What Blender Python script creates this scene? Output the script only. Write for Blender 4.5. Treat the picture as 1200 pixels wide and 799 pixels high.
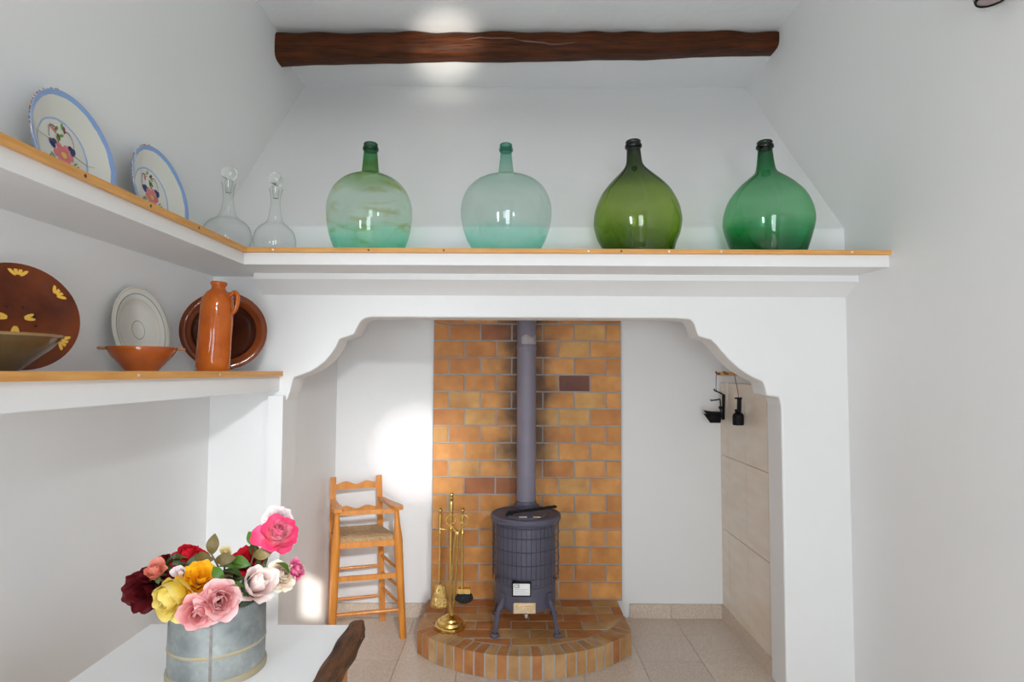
import bpy, bmesh, math, random
from mathutils import Vector as V, Matrix, Quaternion
for o in list(bpy.data.objects): bpy.data.objects.remove(o)
random.seed(7)
S = bpy.context.scene
COL = S.collection
PI = math.pi

# ------------------------------------------------------------------ camera, world, light, exposure
F_PX = 700.0
pitch, roll = math.atan(35.5 / F_PX), math.radians(.25)
fw = V((0, math.cos(pitch), math.sin(pitch)))
u0 = V((0, -math.sin(pitch), math.cos(pitch))); r0 = V((1, 0, 0))
rt = r0 * math.cos(roll) + u0 * math.sin(roll)
up = u0 * math.cos(roll) - r0 * math.sin(roll)
cd = bpy.data.cameras.new('camera'); cam = bpy.data.objects.new('camera', cd); COL.objects.link(cam)
cd.sensor_width = 36; cd.sensor_fit = 'HORIZONTAL'; cd.lens = F_PX / 1200 * 36; cd.clip_start = .05
m = Matrix.Identity(4)
for i in range(3): m[i][0], m[i][1], m[i][2] = rt[i], up[i], -fw[i]
m.translation = (0, 0, 1.63); cam.matrix_world = m
S.camera = cam

w = bpy.data.worlds.new('sky'); S.world = w; w.use_nodes = True
w.node_tree.nodes['Background'].inputs[0].default_value = (.55, .72, 1, 1)
w.node_tree.nodes['Background'].inputs[1].default_value = 1.0
S.view_settings.view_transform = 'Standard'; S.view_settings.look = 'None'
S.view_settings.exposure = 0.0; S.view_settings.gamma = 1; S.view_settings.use_curve_mapping = False
S.cycles.use_denoising = True
S.cycles.max_bounces = 14; S.cycles.transparent_max_bounces = 24; S.cycles.diffuse_bounces = 7
S.cycles.sample_clamp_indirect = 6

def lamp(name, kind, loc, aim, energy, color=(1, 1, 1), **k):
    d = bpy.data.lights.new(name, kind); d.energy = energy; d.color = color
    for a, b in k.items(): setattr(d, a, b)
    o = bpy.data.objects.new(name, d); COL.objects.link(o); o.location = loc
    o.rotation_euler = (V(aim) - V(loc)).to_track_quat('-Z', 'Y').to_euler(); return o
# sun entering through the small high window assumed in the rear wall
lamp('sun', 'SUN', (1.1, -6, 5), (1.1 - .44, -6 + 1.13, 5 - .52), 13.0, (1, .95, .86), angle=math.radians(.6))
# daylight area lamps for an assumed, unseen rear door and left-wall window
lamp('assumed_door_daylight', 'AREA', (.35, -2.50, 1.12), (.35, 0, 1.12), 80, (.835, .92, 1), shape='RECTANGLE', size=.95, size_y=2.0)
lamp('assumed_window_daylight', 'AREA', (-1.50, -.95, 1.45), (1.7, .9, 1.1), 62, (.83, .915, 1), shape='RECTANGLE', size=.7, size_y=1.0)
# assumed sky glow in the high window: area lamp added, aimed lower left
lamp('assumed_high_window_glow', 'AREA', (1.15, -2.54, 3.17), (-.98, 3.5, .66), 5.6, (.93, .965, 1), shape='RECTANGLE', size=.40, size_y=.30, spread=math.radians(24))
# added spot lamps for bright patches on beam and niche wall; reflected sun assumed
lamp('added_spot_low', 'SPOT', (.55, -1.6, .25), (-.43, 3.78, 3.72), 2600, (1, .94, .84), spot_size=math.radians(5.2), spot_blend=1, shadow_soft_size=.06)
lamp('added_spot_wall', 'SPOT', (.75, -1.9, 1.7), (-.62, 4.06, 1.08), 900, (1, .98, .95), spot_size=math.radians(7.5), spot_blend=1, shadow_soft_size=.06)

# ------------------------------------------------------------------ materials
def newmat(name):
    ma = bpy.data.materials.new(name); ma.use_nodes = True
    return ma, ma.node_tree.nodes, ma.node_tree.links, ma.node_tree.nodes['Principled BSDF']
def mat(name, c, rough=.5, metal=0, var=.0, vscale=8, bump=0, bscale=30, stretch=(1, 1, 1), c2=None, spec=.5, coat=0, obj=True):
    ma, n, l, b = newmat(name)
    b.inputs['Base Color'].default_value = (*c, 1); b.inputs['Roughness'].default_value = rough
    b.inputs['Metallic'].default_value = metal; b.inputs['Specular IOR Level'].default_value = spec
    b.inputs['Coat Weight'].default_value = coat; b.inputs['Coat Roughness'].default_value = .08
    tc = n.new('ShaderNodeTexCoord'); mp = n.new('ShaderNodeMapping'); mp.inputs['Scale'].default_value = stretch
    l.new(tc.outputs['Object'], mp.inputs['Vector'])
    if var or c2:
        t = n.new('ShaderNodeTexNoise'); t.inputs['Scale'].default_value = vscale; t.inputs['Detail'].default_value = 5
        l.new(mp.outputs[0], t.inputs['Vector'])
        r = n.new('ShaderNodeValToRGB'); r.color_ramp.elements[0].position = .3; r.color_ramp.elements[1].position = .7
        d = c2 or tuple(x * (1 - var) for x in c)
        r.color_ramp.elements[0].color = (*d, 1); r.color_ramp.elements[1].color = (*c, 1)
        l.new(t.outputs['Fac'], r.inputs[0]); l.new(r.outputs[0], b.inputs['Base Color'])
    if bump:
        t = n.new('ShaderNodeTexNoise'); t.inputs['Scale'].default_value = bscale; t.inputs['Detail'].default_value = 6
        l.new(mp.outputs[0], t.inputs['Vector'])
        k = n.new('ShaderNodeBump'); k.inputs['Strength'].default_value = bump; k.inputs['Distance'].default_value = .02
        l.new(t.outputs['Fac'], k.inputs['Height']); l.new(k.outputs[0], b.inputs['Normal'])
    return ma
PLASTER = mat('white_plaster', (.80, .795, .785), .55, var=.03, vscale=1.3, bump=.22, bscale=5)
CEIL = mat('ceiling_plaster', (.78, .775, .77), .5, var=.03, vscale=2, bump=.3, bscale=7)
PINE = mat('pine_strip', (.72, .37, .105), .4, c2=(.58, .26, .06), vscale=5, stretch=(14, 1.2, 14), bump=.1, bscale=20)
PINE_X = mat('pine_strip_along', (.72, .37, .105), .4, c2=(.58, .26, .06), vscale=5, stretch=(1.2, 14, 14), bump=.1, bscale=20)
CHAIRW = mat('varnished_pine', (.68, .265, .042), .3, c2=(.52, .18, .024), vscale=4, stretch=(9, 9, 1.2), coat=.1)
RUSH = mat('rush', (.66, .44, .24), .8, c2=(.42, .26, .12), vscale=40, stretch=(1, 6, 1), bump=.8, bscale=90)
BEAM = mat('old_dark_beam', (.10, .026, .005), .45, c2=(.032, .009, .003), vscale=5, stretch=(1, 9, 9), bump=.5, bscale=9, spec=.15)
OLDWOOD = mat('rough_dark_wood', (.17, .060, .016), .6, c2=(.030, .011, .004), vscale=7, stretch=(9, 1, 9), bump=.9, bscale=14)
TABLEWOOD = mat('light_table_wood', (.52, .25, .09), .5, c2=(.40, .17, .055), vscale=6, stretch=(10, 10, 1))
CLOTH = mat('white_tabletop', (.82, .82, .82), .5, var=.02, vscale=6, bump=.06, bscale=20)
MORTAR = mat('mortar', (.43, .40, .37), .9, var=.15, vscale=20, bump=.3, bscale=80)
TERRAZZO = None
IRON = mat('black_iron', (.004, .004, .005), .55, metal=.0, bump=.2, bscale=60, spec=.2)
STOVE = mat('stove_black_enamel', (.085, .080, .115), .48, var=.15, vscale=14, spec=.5)
PIPE = mat('pipe_grey_enamel', (.20, .18, .225), .42, var=.12, vscale=8, spec=.5)
BRASS = mat('brass', (.80, .55, .17), .24, metal=1, var=.18, vscale=30, bump=.1, bscale=40)
BRASSW = mat('worn_brass_plate', (.55, .36, .17), .4, metal=.9, c2=(.60, .50, .36), vscale=40)
STEEL = mat('silver_plate', (.62, .61, .60), .32, metal=.9)
DARKPRINT = mat('dark_print', (.03, .03, .04), .6)
BRISTLE = mat('black_bristle', (.012, .012, .015), .8, bump=.8, bscale=120)
NAIL = mat('nail', (.10, .06, .04), .5)
NAILS = mat('nail_bright', (.75, .73, .7), .35, metal=.6)
CREAM = mat('cream_glaze', (.74, .72, .63), .18, var=.06, vscale=6, coat=.5)
CLEARPAPER = mat('torn_paper', (.40, .36, .35), .7, var=.3, vscale=40)
GREYPAINT = mat('lamp_pink_grey', (.42, .33, .33), .5, var=.2, vscale=20)
GALV = None

def terrazzo(name, c1, c2, c3, rough=.3, sc=160):
    ma, n, l, b = newmat(name)
    tc = n.new('ShaderNodeNewGeometry')
    t = n.new('ShaderNodeTexVoronoi'); t.inputs['Scale'].default_value = sc; l.new(tc.outputs['Position'], t.inputs['Vector'])
    sp = n.new('ShaderNodeSeparateColor'); l.new(t.outputs['Color'], sp.inputs[0])
    r = n.new('ShaderNodeValToRGB'); e = r.color_ramp.elements
    e[0].color = (*c1, 1); e[0].position = .0; e[1].color = (*c3, 1); e[1].position = 1
    q = e.new(.55); q.color = (*c2, 1)
    l.new(sp.outputs[0], r.inputs[0])
    oi = n.new('ShaderNodeObjectInfo'); mr = n.new('ShaderNodeMapRange')
    mr.inputs[3].default_value = .94; mr.inputs[4].default_value = 1.04; l.new(oi.outputs['Random'], mr.inputs[0])
    hs = n.new('ShaderNodeHueSaturation'); l.new(mr.outputs[0], hs.inputs['Value']); l.new(r.outputs[0], hs.inputs['Color'])
    l.new(hs.outputs[0], b.inputs['Base Color']); b.inputs['Roughness'].default_value = rough
    return ma
TERRAZZO = terrazzo('terrazzo_floor', (.56, .46, .375), (.63, .53, .44), (.71, .62, .53), .28)
SKIRT = terrazzo('terrazzo_skirting', (.52, .41, .32), (.62, .51, .41), (.72, .62, .52), .4, 210)
CERAMIC = mat('beige_wall_tile', (.80, .71, .60), .25, c2=(.74, .63, .50), vscale=3, stretch=(1, 1.5, 6))
GROUT = mat('tile_grout', (.42, .33, .24), .8)

def brick_mat(name, c, soot):
    ma, n, l, b = newmat(name)
    geo = n.new('ShaderNodeNewGeometry')
    t = n.new('ShaderNodeTexNoise'); t.inputs['Scale'].default_value = 9; t.inputs['Detail'].default_value = 6
    oi = n.new('ShaderNodeObjectInfo'); ad = n.new('ShaderNodeVectorMath'); ad.operation = 'ADD'
    cb = n.new('ShaderNodeCombineXYZ'); ml = n.new('ShaderNodeMath'); ml.operation = 'MULTIPLY'; ml.inputs[1].default_value = 40
    l.new(oi.outputs['Random'], ml.inputs[0]); l.new(ml.outputs[0], cb.inputs[1])
    l.new(geo.outputs['Position'], ad.inputs[0]); l.new(cb.outputs[0], ad.inputs[1]); l.new(ad.outputs[0], t.inputs['Vector'])
    r = n.new('ShaderNodeValToRGB'); e = r.color_ramp.elements; e[0].position = .28; e[1].position = .72
    e[0].color = (c[0] * .72, c[1] * .62, c[2] * .55, 1); e[1].color = (c[0] * 1.12, c[1] * 1.15, c[2] * 1.2, 1)
    l.new(t.outputs['Fac'], r.inputs[0]); col = r.outputs[0]
    if soot:   # smoke marks left on the bricks beside the pipe, fuller along the joints above
        sx = n.new('ShaderNodeSeparateXYZ'); l.new(geo.outputs['Position'], sx.inputs[0])
        a = n.new('ShaderNodeMath'); a.operation = 'SUBTRACT'; a.inputs[1].default_value = .098; l.new(sx.outputs[0], a.inputs[0])
        q = n.new('ShaderNodeMath'); q.operation = 'ABSOLUTE'; l.new(a.outputs[0], q.inputs[0])
        n2 = n.new('ShaderNodeTexNoise'); n2.inputs['Scale'].default_value = 7; n2.inputs['Detail'].default_value = 3; l.new(geo.outputs['Position'], n2.inputs['Vector'])
        mm = n.new('ShaderNodeMath'); mm.operation = 'MULTIPLY_ADD'; mm.inputs[1].default_value = -.30; l.new(n2.outputs['Fac'], mm.inputs[0]); l.new(q.outputs[0], mm.inputs[2])
        mr = n.new('ShaderNodeMapRange'); mr.inputs[1].default_value = -.09; mr.inputs[2].default_value = .085; mr.inputs[3].default_value = .88; mr.inputs[4].default_value = 0
        l.new(mm.outputs[0], mr.inputs[0])
        hz = n.new('ShaderNodeMapRange'); hz.inputs[1].default_value = .7; hz.inputs[2].default_value = 1.1; l.new(sx.outputs[2], hz.inputs[0])
        hm = n.new('ShaderNodeMath'); hm.operation = 'MULTIPLY'; l.new(mr.outputs[0], hm.inputs[0]); l.new(hz.outputs[0], hm.inputs[1])
        mx = n.new('ShaderNodeMix'); mx.data_type = 'RGBA'; mx.inputs['B'].default_value = (.045, .017, .006, 1)
        l.new(hm.outputs[0], mx.inputs['Factor']); l.new(col, mx.inputs['A']); col = mx.outputs['Result']
    l.new(col, b.inputs['Base Color']); b.inputs['Roughness'].default_value = .6
    k = n.new('ShaderNodeBump'); k.inputs['Strength'].default_value = .25; k.inputs['Distance'].default_value = .006
    t3 = n.new('ShaderNodeTexNoise'); t3.inputs['Scale'].default_value = 70; l.new(geo.outputs['Position'], t3.inputs['Vector'])
    l.new(t3.outputs['Fac'], k.inputs['Height']); l.new(k.outputs[0], b.inputs['Normal'])
    return ma
BT = [(.60, .262, .058), (.66, .30, .075), (.54, .215, .048), (.62, .33, .095), (.56, .235, .055), (.38, .13, .04), (.15, .042, .02)]
BRK = [brick_mat('orange_brick_%s' % 'abcdefg'[i], c, True) for i, c in enumerate(BT)]
HRK = [brick_mat('hearth_brick_%s' % 'abcde'[i], c, False) for i, c in enumerate([(.47, .25, .09), (.50, .29, .12), (.47, .20, .06), (.52, .33, .15), (.45, .185, .06)])]

def glaze(name, c, c2, rough=.10, vscale=5, bump=.1, spec=.35):
    return mat(name, c, rough, c2=c2, vscale=vscale, bump=bump, bscale=18, spec=spec)
DKBROWN = glaze('dark_brown_glaze', (.20, .040, .006), (.055, .009, .003), spec=.2)
RIMBROWN = glaze('red_brown_glaze', (.19, .042, .007), (.11, .02, .005), spec=.3)
TERRA = glaze('terracotta_glaze', (.40, .092, .013), (.28, .052, .009), vscale=14)
JUGM = glaze('orange_jug_glaze', (.50, .115, .010), (.34, .062, .006), vscale=12)
OLIVE = glaze('olive_glaze', (.085, .055, .018), (.14, .06, .02), vscale=7)
UNGL = mat('bare_clay', (.40, .19, .09), .7, var=.3, vscale=20)
YELLOWP = mat('yellow_slip', (.78, .44, .05), .3)
def flat(name, c, rough=.35): return mat(name, c, rough)

def radial_plate(name, base, bands, axis_scale=1.0, wob=0.01):
    """glazed plate: painted rings by distance from its own axis (object Z)"""
    ma, n, l, b = newmat(name)
    tc = n.new('ShaderNodeTexCoord'); sx = n.new('ShaderNodeSeparateXYZ'); l.new(tc.outputs['Object'], sx.inputs[0])
    cb = n.new('ShaderNodeCombineXYZ'); l.new(sx.outputs[0], cb.inputs[0]); l.new(sx.outputs[1], cb.inputs[1])
    ln = n.new('ShaderNodeVectorMath'); ln.operation = 'LENGTH'; l.new(cb.outputs[0], ln.inputs[0])
    t = n.new('ShaderNodeTexNoise'); t.inputs['Scale'].default_value = 28; l.new(tc.outputs['Object'], t.inputs['Vector'])
    ma_ = n.new('ShaderNodeMath'); ma_.operation = 'MULTIPLY_ADD'; ma_.inputs[1].default_value = wob
    l.new(t.outputs['Fac'], ma_.inputs[0]); l.new(ln.outputs['Value'], ma_.inputs[2])
    r = n.new('ShaderNodeValToRGB'); r.color_ramp.interpolation = 'CONSTANT'; e = r.color_ramp.elements
    e[0].color = (*base, 1); e[1].position = .999; e[1].color = (*base, 1)
    for a, z, c in bands:
        q = e.new(a / .25); q.color = (*c, 1); q = e.new(z / .25); q.color = (*base, 1)
    dv = n.new('ShaderNodeMath'); dv.operation = 'DIVIDE'; dv.inputs[1].default_value = .25
    l.new(ma_.outputs[0], dv.inputs[0]); l.new(dv.outputs[0], r.inputs[0])
    l.new(r.outputs[0], b.inputs['Base Color']); b.inputs['Roughness'].default_value = .16; b.inputs['Coat Weight'].default_value = .6
    return ma

def thin_glass(name, stops, edge=1.6, rough=.02, stain=None, epow=3):
    """thin-walled glass: tint follows the wall's thickness along its height (Generated Z)"""
    ma, n, l, b = newmat(name); n.remove(b); out = n['Material Output']
    tc = n.new('ShaderNodeTexCoord'); sx = n.new('ShaderNodeSeparateXYZ'); l.new(tc.outputs['Generated'], sx.inputs[0])
    t = n.new('ShaderNodeTexNoise'); t.inputs['Scale'].default_value = 5; l.new(tc.outputs['Object'], t.inputs['Vector'])
    mz = n.new('ShaderNodeMath'); mz.operation = 'MULTIPLY_ADD'; mz.inputs[1].default_value = .05; l.new(t.outputs['Fac'], mz.inputs[0]); l.new(sx.outputs[2], mz.inputs[2])
    r = n.new('ShaderNodeValToRGB'); e = r.color_ramp.elements
    e[0].position = stops[0][0]; e[0].color = (*stops[0][1], 1); e[1].position = stops[-1][0]; e[1].color = (*stops[-1][1], 1)
    for p, c in stops[1:-1]:
        q = e.new(p); q.color = (*c, 1)
    l.new(mz.outputs[0], r.inputs[0]); col = r.outputs[0]
    if stain:
        s = n.new('ShaderNodeTexNoise'); s.inputs['Scale'].default_value = 5; s.inputs['Detail'].default_value = 4
        mp = n.new('ShaderNodeMapping'); mp.inputs['Scale'].default_value = (1, 1, 3.5); l.new(tc.outputs['Object'], mp.inputs[0]); l.new(mp.outputs[0], s.inputs['Vector'])
        rr = n.new('ShaderNodeValToRGB'); rr.color_ramp.elements[0].position = .55; rr.color_ramp.elements[1].position = .72; l.new(s.outputs['Fac'], rr.inputs[0])
        mx = n.new('ShaderNodeMix'); mx.data_type = 'RGBA'; mx.blend_type = 'MULTIPLY'; mx.inputs['B'].default_value = (*stain, 1)
        l.new(rr.outputs[0], mx.inputs['Factor']); l.new(col, mx.inputs['A']); col = mx.outputs['Result']
    lw = n.new('ShaderNodeLayerWeight'); lw.inputs[0].default_value = .5
    p3 = n.new('ShaderNodeMath'); p3.operation = 'POWER'; p3.inputs[1].default_value = epow; l.new(lw.outputs['Facing'], p3.inputs[0])
    g = n.new('ShaderNodeMath'); g.operation = 'MULTIPLY_ADD'; g.inputs[1].default_value = edge; g.inputs[2].default_value = 1; l.new(p3.outputs[0], g.inputs[0])
    sc = n.new('ShaderNodeSeparateColor'); l.new(col, sc.inputs[0]); cc = n.new('ShaderNodeCombineColor')
    for i in range(3):   # a longer path through the wall at grazing view
        pw = n.new('ShaderNodeMath'); pw.operation = 'POWER'; l.new(sc.outputs[i], pw.inputs[0]); l.new(g.outputs[0], pw.inputs[1]); l.new(pw.outputs[0], cc.inputs[i])
    tr = n.new('ShaderNodeBsdfTransparent'); l.new(cc.outputs[0], tr.inputs[0])
    gl = n.new('ShaderNodeBsdfGlossy'); gl.inputs['Roughness'].default_value = rough
    p5 = n.new('ShaderNodeMath'); p5.operation = 'POWER'; p5.inputs[1].default_value = 5; l.new(lw.outputs['Facing'], p5.inputs[0])
    fr = n.new('ShaderNodeMath'); fr.operation = 'MULTIPLY_ADD'; fr.inputs[1].default_value = .7; fr.inputs[2].default_value = .045; l.new(p5.outputs[0], fr.inputs[0])
    mx = n.new('ShaderNodeMixShader'); l.new(fr.outputs[0], mx.inputs[0]); l.new(tr.outputs[0], mx.inputs[1]); l.new(gl.outputs[0], mx.inputs[2])
    l.new(mx.outputs[0], out.inputs[0]); return ma
def petal_mat(name, c, c2=None, tip=None):
    ma, n, l, b = newmat(name); out = n['Material Output']
    tc = n.new('ShaderNodeTexCoord'); sx = n.new('ShaderNodeSeparateXYZ'); l.new(tc.outputs['Generated'], sx.inputs[0])
    r = n.new('ShaderNodeValToRGB'); e = r.color_ramp.elements
    e[0].color = (*(c2 or c), 1); e[0].position = .1; e[1].color = (*c, 1); e[1].position = .65
    if tip:
        q = e.new(.97); q.color = (*tip, 1)
    l.new(sx.outputs[2], r.inputs[0]); l.new(r.outputs[0], b.inputs['Base Color']); b.inputs['Roughness'].default_value = .55
    b.inputs['Specular IOR Level'].default_value = .25
    t = n.new('ShaderNodeBsdfTranslucent'); l.new(r.outputs[0], t.inputs[0])
    mx = n.new('ShaderNodeMixShader'); mx.inputs[0].default_value = .25; l.new(b.outputs[0], mx.inputs[1]); l.new(t.outputs[0], mx.inputs[2]); l.new(mx.outputs[0], out.inputs[0])
    return ma

# ------------------------------------------------------------------ building helpers
class MB:
    def __init__(s): s.b = bmesh.new()
    def box(s, x0, x1, y0, y1, z0, z1, M=None):
        vs = [s.b.verts.new((x, y, z)) for z in (z0, z1) for y in (y0, y1) for x in (x0, x1)]
        for f in ((0, 2, 3, 1), (4, 5, 7, 6), (0, 1, 5, 4), (2, 6, 7, 3), (0, 4, 6, 2), (1, 3, 7, 5)): s.b.faces.new([vs[i] for i in f])
        if M is not None:
            for v in vs: v.co = M @ v.co
        return s
    def bar(s, p, q, wx, wy, ref=(0, 1, 0)):
        """rectangular bar from p to q; wy measured along ref"""
        p, q = V(p), V(q); z = (q - p).normalized(); y = V(ref); y = (y - z * y.dot(z)).normalized(); x = y.cross(z)
        M = Matrix((x, y, z)).transposed().to_4x4(); M.translation = p
        return s.box(-wx / 2, wx / 2, -wy / 2, wy / 2, 0, (q - p).length, M)
    def tube(s, pts, rad, n=10, cap=True, closed=False, flat=1.0):
        pts = [V(p) for p in pts]; k = len(pts); rad = rad if isinstance(rad, (list, tuple)) else [rad] * k
        rings = []; prev = None
        for i, p in enumerate(pts):
            if closed: d = (pts[(i + 1) % k] - pts[i - 1]).normalized()
            else: d = (pts[min(i + 1, k - 1)] - pts[max(i - 1, 0)]).normalized()
            if prev is None:
                a = V((0, 0, 1)) if abs(d.z) < .9 else V((1, 0, 0)); x = d.cross(a).normalized()
            else: x = (prev - d * prev.dot(d)).normalized()
            prev = x; y = d.cross(x)
            rings.append([s.b.verts.new(p + (x * math.cos(2 * PI * j / n) + y * math.sin(2 * PI * j / n) * flat) * rad[i]) for j in range(n)])
        for i in range(k if closed else k - 1):
            a, c = rings[i], rings[(i + 1) % k]
            for j in range(n): s.b.faces.new((a[j], a[(j + 1) % n], c[(j + 1) % n], c[j]))
        if cap and not closed:
            s.b.faces.new(rings[0][::-1]); s.b.faces.new(rings[-1])
        return s
    def lathe(s, prof, M=None, n=40, sides=None):
        rings = []
        for r, z in prof:
            if r < 1e-5: rings.append([s.b.verts.new((0, 0, z))])
            else: rings.append([s.b.verts.new((r * math.cos(2 * PI * j / n), r * math.sin(2 * PI * j / n), z)) for j in range(n)])
        for a, c in zip(rings, rings[1:]):
            if len(a) == 1 and len(c) == 1: continue
            for j in range(n):
                k = (j + 1) % n
                if len(a) == 1: s.b.faces.new((a[0], c[k], c[j]))
                elif len(c) == 1: s.b.faces.new((a[j], a[k], c[0]))
                else: s.b.faces.new((a[j], a[k], c[k], c[j]))
        if M is not None:
            for g in rings:
                for v in g: v.co = M @ v.co
        return s
    def prism(s, poly, z0, z1, M=None):
        a = [s.b.verts.new((x, y, z0)) for x, y in poly]; c = [s.b.verts.new((x, y, z1)) for x, y in poly]
        s.b.faces.new(a[::-1]); s.b.faces.new(c); k = len(poly)
        for i in range(k): s.b.faces.new((a[i], a[(i + 1) % k], c[(i + 1) % k], c[i]))
        if M is not None:
            for v in a + c: v.co = M @ v.co
        return s
    def grid(s, fn, nu, nv):
        g = [[s.b.verts.new(fn(i / nu, j / nv)) for j in range(nv + 1)] for i in range(nu + 1)]
        for i in range(nu):
            for j in range(nv): s.b.faces.new((g[i][j], g[i + 1][j], g[i + 1][j + 1], g[i][j + 1]))
        return s
    def bevel(s, w_, seg=1):
        bmesh.ops.bevel(s.b, geom=[e for e in s.b.edges if len(e.link_faces) == 2 and e.calc_face_angle(0) > .6], offset=w_, segments=seg, affect='EDGES', profile=.6)
        return s
    def jitter(s, a):
        for v in s.b.verts: v.co += V((random.uniform(-a, a), random.uniform(-a, a), random.uniform(-a, a)))
        return s
    def mesh(s, name, ma, smooth=True, ang=.7):
        bmesh.ops.recalc_face_normals(s.b, faces=s.b.faces)
        me = bpy.data.meshes.new(name)
        for f in s.b.faces: f.smooth = smooth
        for e in s.b.edges:
            if len(e.link_faces) == 2 and e.calc_face_angle(0) > ang: e.smooth = False
        s.b.to_mesh(me); s.b.free()
        for x in (ma if isinstance(ma, list) else [ma]): me.materials.append(x)
        return me
    def build(s, name, ma, parent=None, smooth=True, ang=.7):
        """vertices are given in world metres; a child is stored relative to its thing's base"""
        base = wloc(parent) if parent else None
        if base is not None:
            for v in s.b.verts: v.co -= base
        return link(name, s.mesh(name, ma, smooth, ang), parent)
def wloc(o):
    p = V((0, 0, 0))
    while o: p += o.location; o = o.parent
    return p
def link(name, me, parent=None):
    o = bpy.data.objects.new(name, me); COL.objects.link(o)
    if parent: o.parent = parent
    return o
def tag(o, label=None, cat=None, group=None, kind=None):
    if label: o['label'] = label
    if cat: o['category'] = cat
    if group: o['group'] = group
    if kind: o['kind'] = kind
    return o
def thing(name, label, cat, loc, group=None, rot=(0, 0, 0)):
    o = bpy.data.objects.new(name, None); COL.objects.link(o); o.location = loc; o.rotation_euler = rot; o.empty_display_size = .05
    return tag(o, label, cat, group)
def struct(name, mb, ma, parent=None, smooth=False, label=None):
    o = mb.build(name, ma, parent, smooth)
    if not parent: o['kind'] = 'structure'
    if label: o['label'] = label
    return o
def frame(loc, zdir, xref=(0, 0, 1)):
    z = V(zdir).normalized(); y = V(xref); y = (y - z * y.dot(z)).normalized(); x = y.cross(z)
    M = Matrix((x, y, z)).transposed().to_4x4(); M.translation = V(loc); return M
def arc_pts(c, r, a0, a1, n, ax=(1, 0, 0), ay=(0, 0, 1)):
    c = V(c); ax = V(ax); ay = V(ay)
    return [c + ax * math.cos(a0 + (a1 - a0) * i / n) * r + ay * math.sin(a0 + (a1 - a0) * i / n) * r for i in range(n + 1)]
def smooth_pts(pts, k=4):
    """Catmull-Rom through the points"""
    P = [V(p) for p in pts]; o = []
    for i in range(len(P) - 1):
        a, b_, c, d = P[max(i - 1, 0)], P[i], P[i + 1], P[min(i + 2, len(P) - 1)]
        for j in range(k):
            t = j / k
            o.append(.5 * (2 * b_ + (c - a) * t + (2 * a - 5 * b_ + 4 * c - d) * t * t + (3 * b_ - a - 3 * c + d) * t ** 3))
    o.append(P[-1]); return o
def sm_prof(p, k=4): return [(max(q.x, 0), q.y) for q in smooth_pts([(r, z, 0) for r, z in p], k)]

# ------------------------------------------------------------------ the room
XL, XR, YR, ZC = -1.56, 1.74, -2.6, 3.875
NB, NL, NR = 4.06, -1.185, 1.425
fl = struct('floor', MB().box(-1.7, 1.9, -2.75, 4.3, -.12, -.012), MORTAR, label='pale speckled terrazzo tile floor')
TW = .343
def floor_tiles():
    xs = [1.08 + TW * k for k in range(-8, 3)]; ys = [3.797 + TW * k for k in range(-11, 2)]
    cache = {}
    for x in xs:
        for y in ys:
            for (lx0, lx1, ly0, ly1) in ((XL, XR, -9, 3.10), (-1.17, 1.41, 3.10, NB)):
                a, b_, c, d = max(x, lx0), min(x + TW, lx1), max(y, ly0), min(y + TW, ly1)
                if b_ - a < .02 or d - c < .02: continue
                key = (round(b_ - a, 4), round(d - c, 4))
                if key not in cache:
                    cache[key] = MB().box(.0012, key[0] - .0012, .0012, key[1] - .0012, -.012, 0).mesh('tile', TERRAZZO, False)
                o = link('tile', cache[key], fl); o.location = (a, c, random.uniform(-.0006, .0004))
floor_tiles()
struct('floor_slab', MB().box(XL, XR, -2.6, .02, -.013, -.001), TERRAZZO, fl)

struct('wall_left', MB().box(XL - .15, XL, -2.75, 4.6, 0, 3.95), PLASTER)
struct('wall_right', MB().box(XR, XR + .15, -2.75, 4.6, 0, 3.95), PLASTER)
# rear wall behind the viewer; door, window and small high sun window all assumed
rw = MB()
ox0, ox1, oz0, oz1 = .97, 1.36, 3.02, 3.31
rw.box(XL - .15, ox0, YR - .12, YR, 0, 3.95); rw.box(ox1, XR + .15, YR - .12, YR, 0, 3.95)
rw.box(1.035, 1.17, YR - .12, YR, oz0, oz1); rw.box(ox0, ox1, YR - .12, YR, 0, oz0); rw.box(ox0, ox1, YR - .12, YR, oz1, 3.95)  # first box: unseen mullion added in the high window to split the sunbeam
struct('wall_rear', rw, PLASTER)
DOORW = mat('door_paint', (.55, .50, .42), .4)
dr = MB(); dr.box(-.20, -.13, YR, YR + .05, 0, 2.2); dr.box(.83, .90, YR, YR + .05, 0, 2.2); dr.box(-.13, .83, YR, YR + .05, 2.13, 2.2); dr.box(-.13, .83, YR, YR + .05, 0, .1)
struct('assumed_door_1', dr, DOORW)  # unseen door frame, assumed around the rear daylight lamp
wn = MB(); wn.box(XL, XL + .05, -1.40, -1.33, .9, 2.0); wn.box(XL, XL + .05, -.57, -.5, .9, 2.0); wn.box(XL, XL + .05, -1.33, -.57, 1.94, 2.0); wn.box(XL, XL + .05, -1.33, -.57, .9, .96)
struct('assumed_window_1', wn, DOORW)  # unseen frame on the left wall, assumed around its daylight lamp
struct('assumed_window_2', MB().box(ox0 - .03, ox0, YR - .1, YR + .02, oz0, oz1).box(ox1, ox1 + .03, YR - .1, YR + .02, oz0, oz1).box(ox0 - .03, ox1 + .03, YR - .1, YR + .02, oz0 - .03, oz0), DOORW)  # frame of the unseen high window, assumed for the sunbeam
struct('ceiling', MB().box(XL - .15, XR + .15, -2.75, 3.86, ZC, 4.0).box(XL - .15, XR + .15, 3.86, 3.945, ZC, 4.0).box(XL - .15, XR + .15, 3.945, 4.7, 3.76, 4.0), CEIL)

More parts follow.
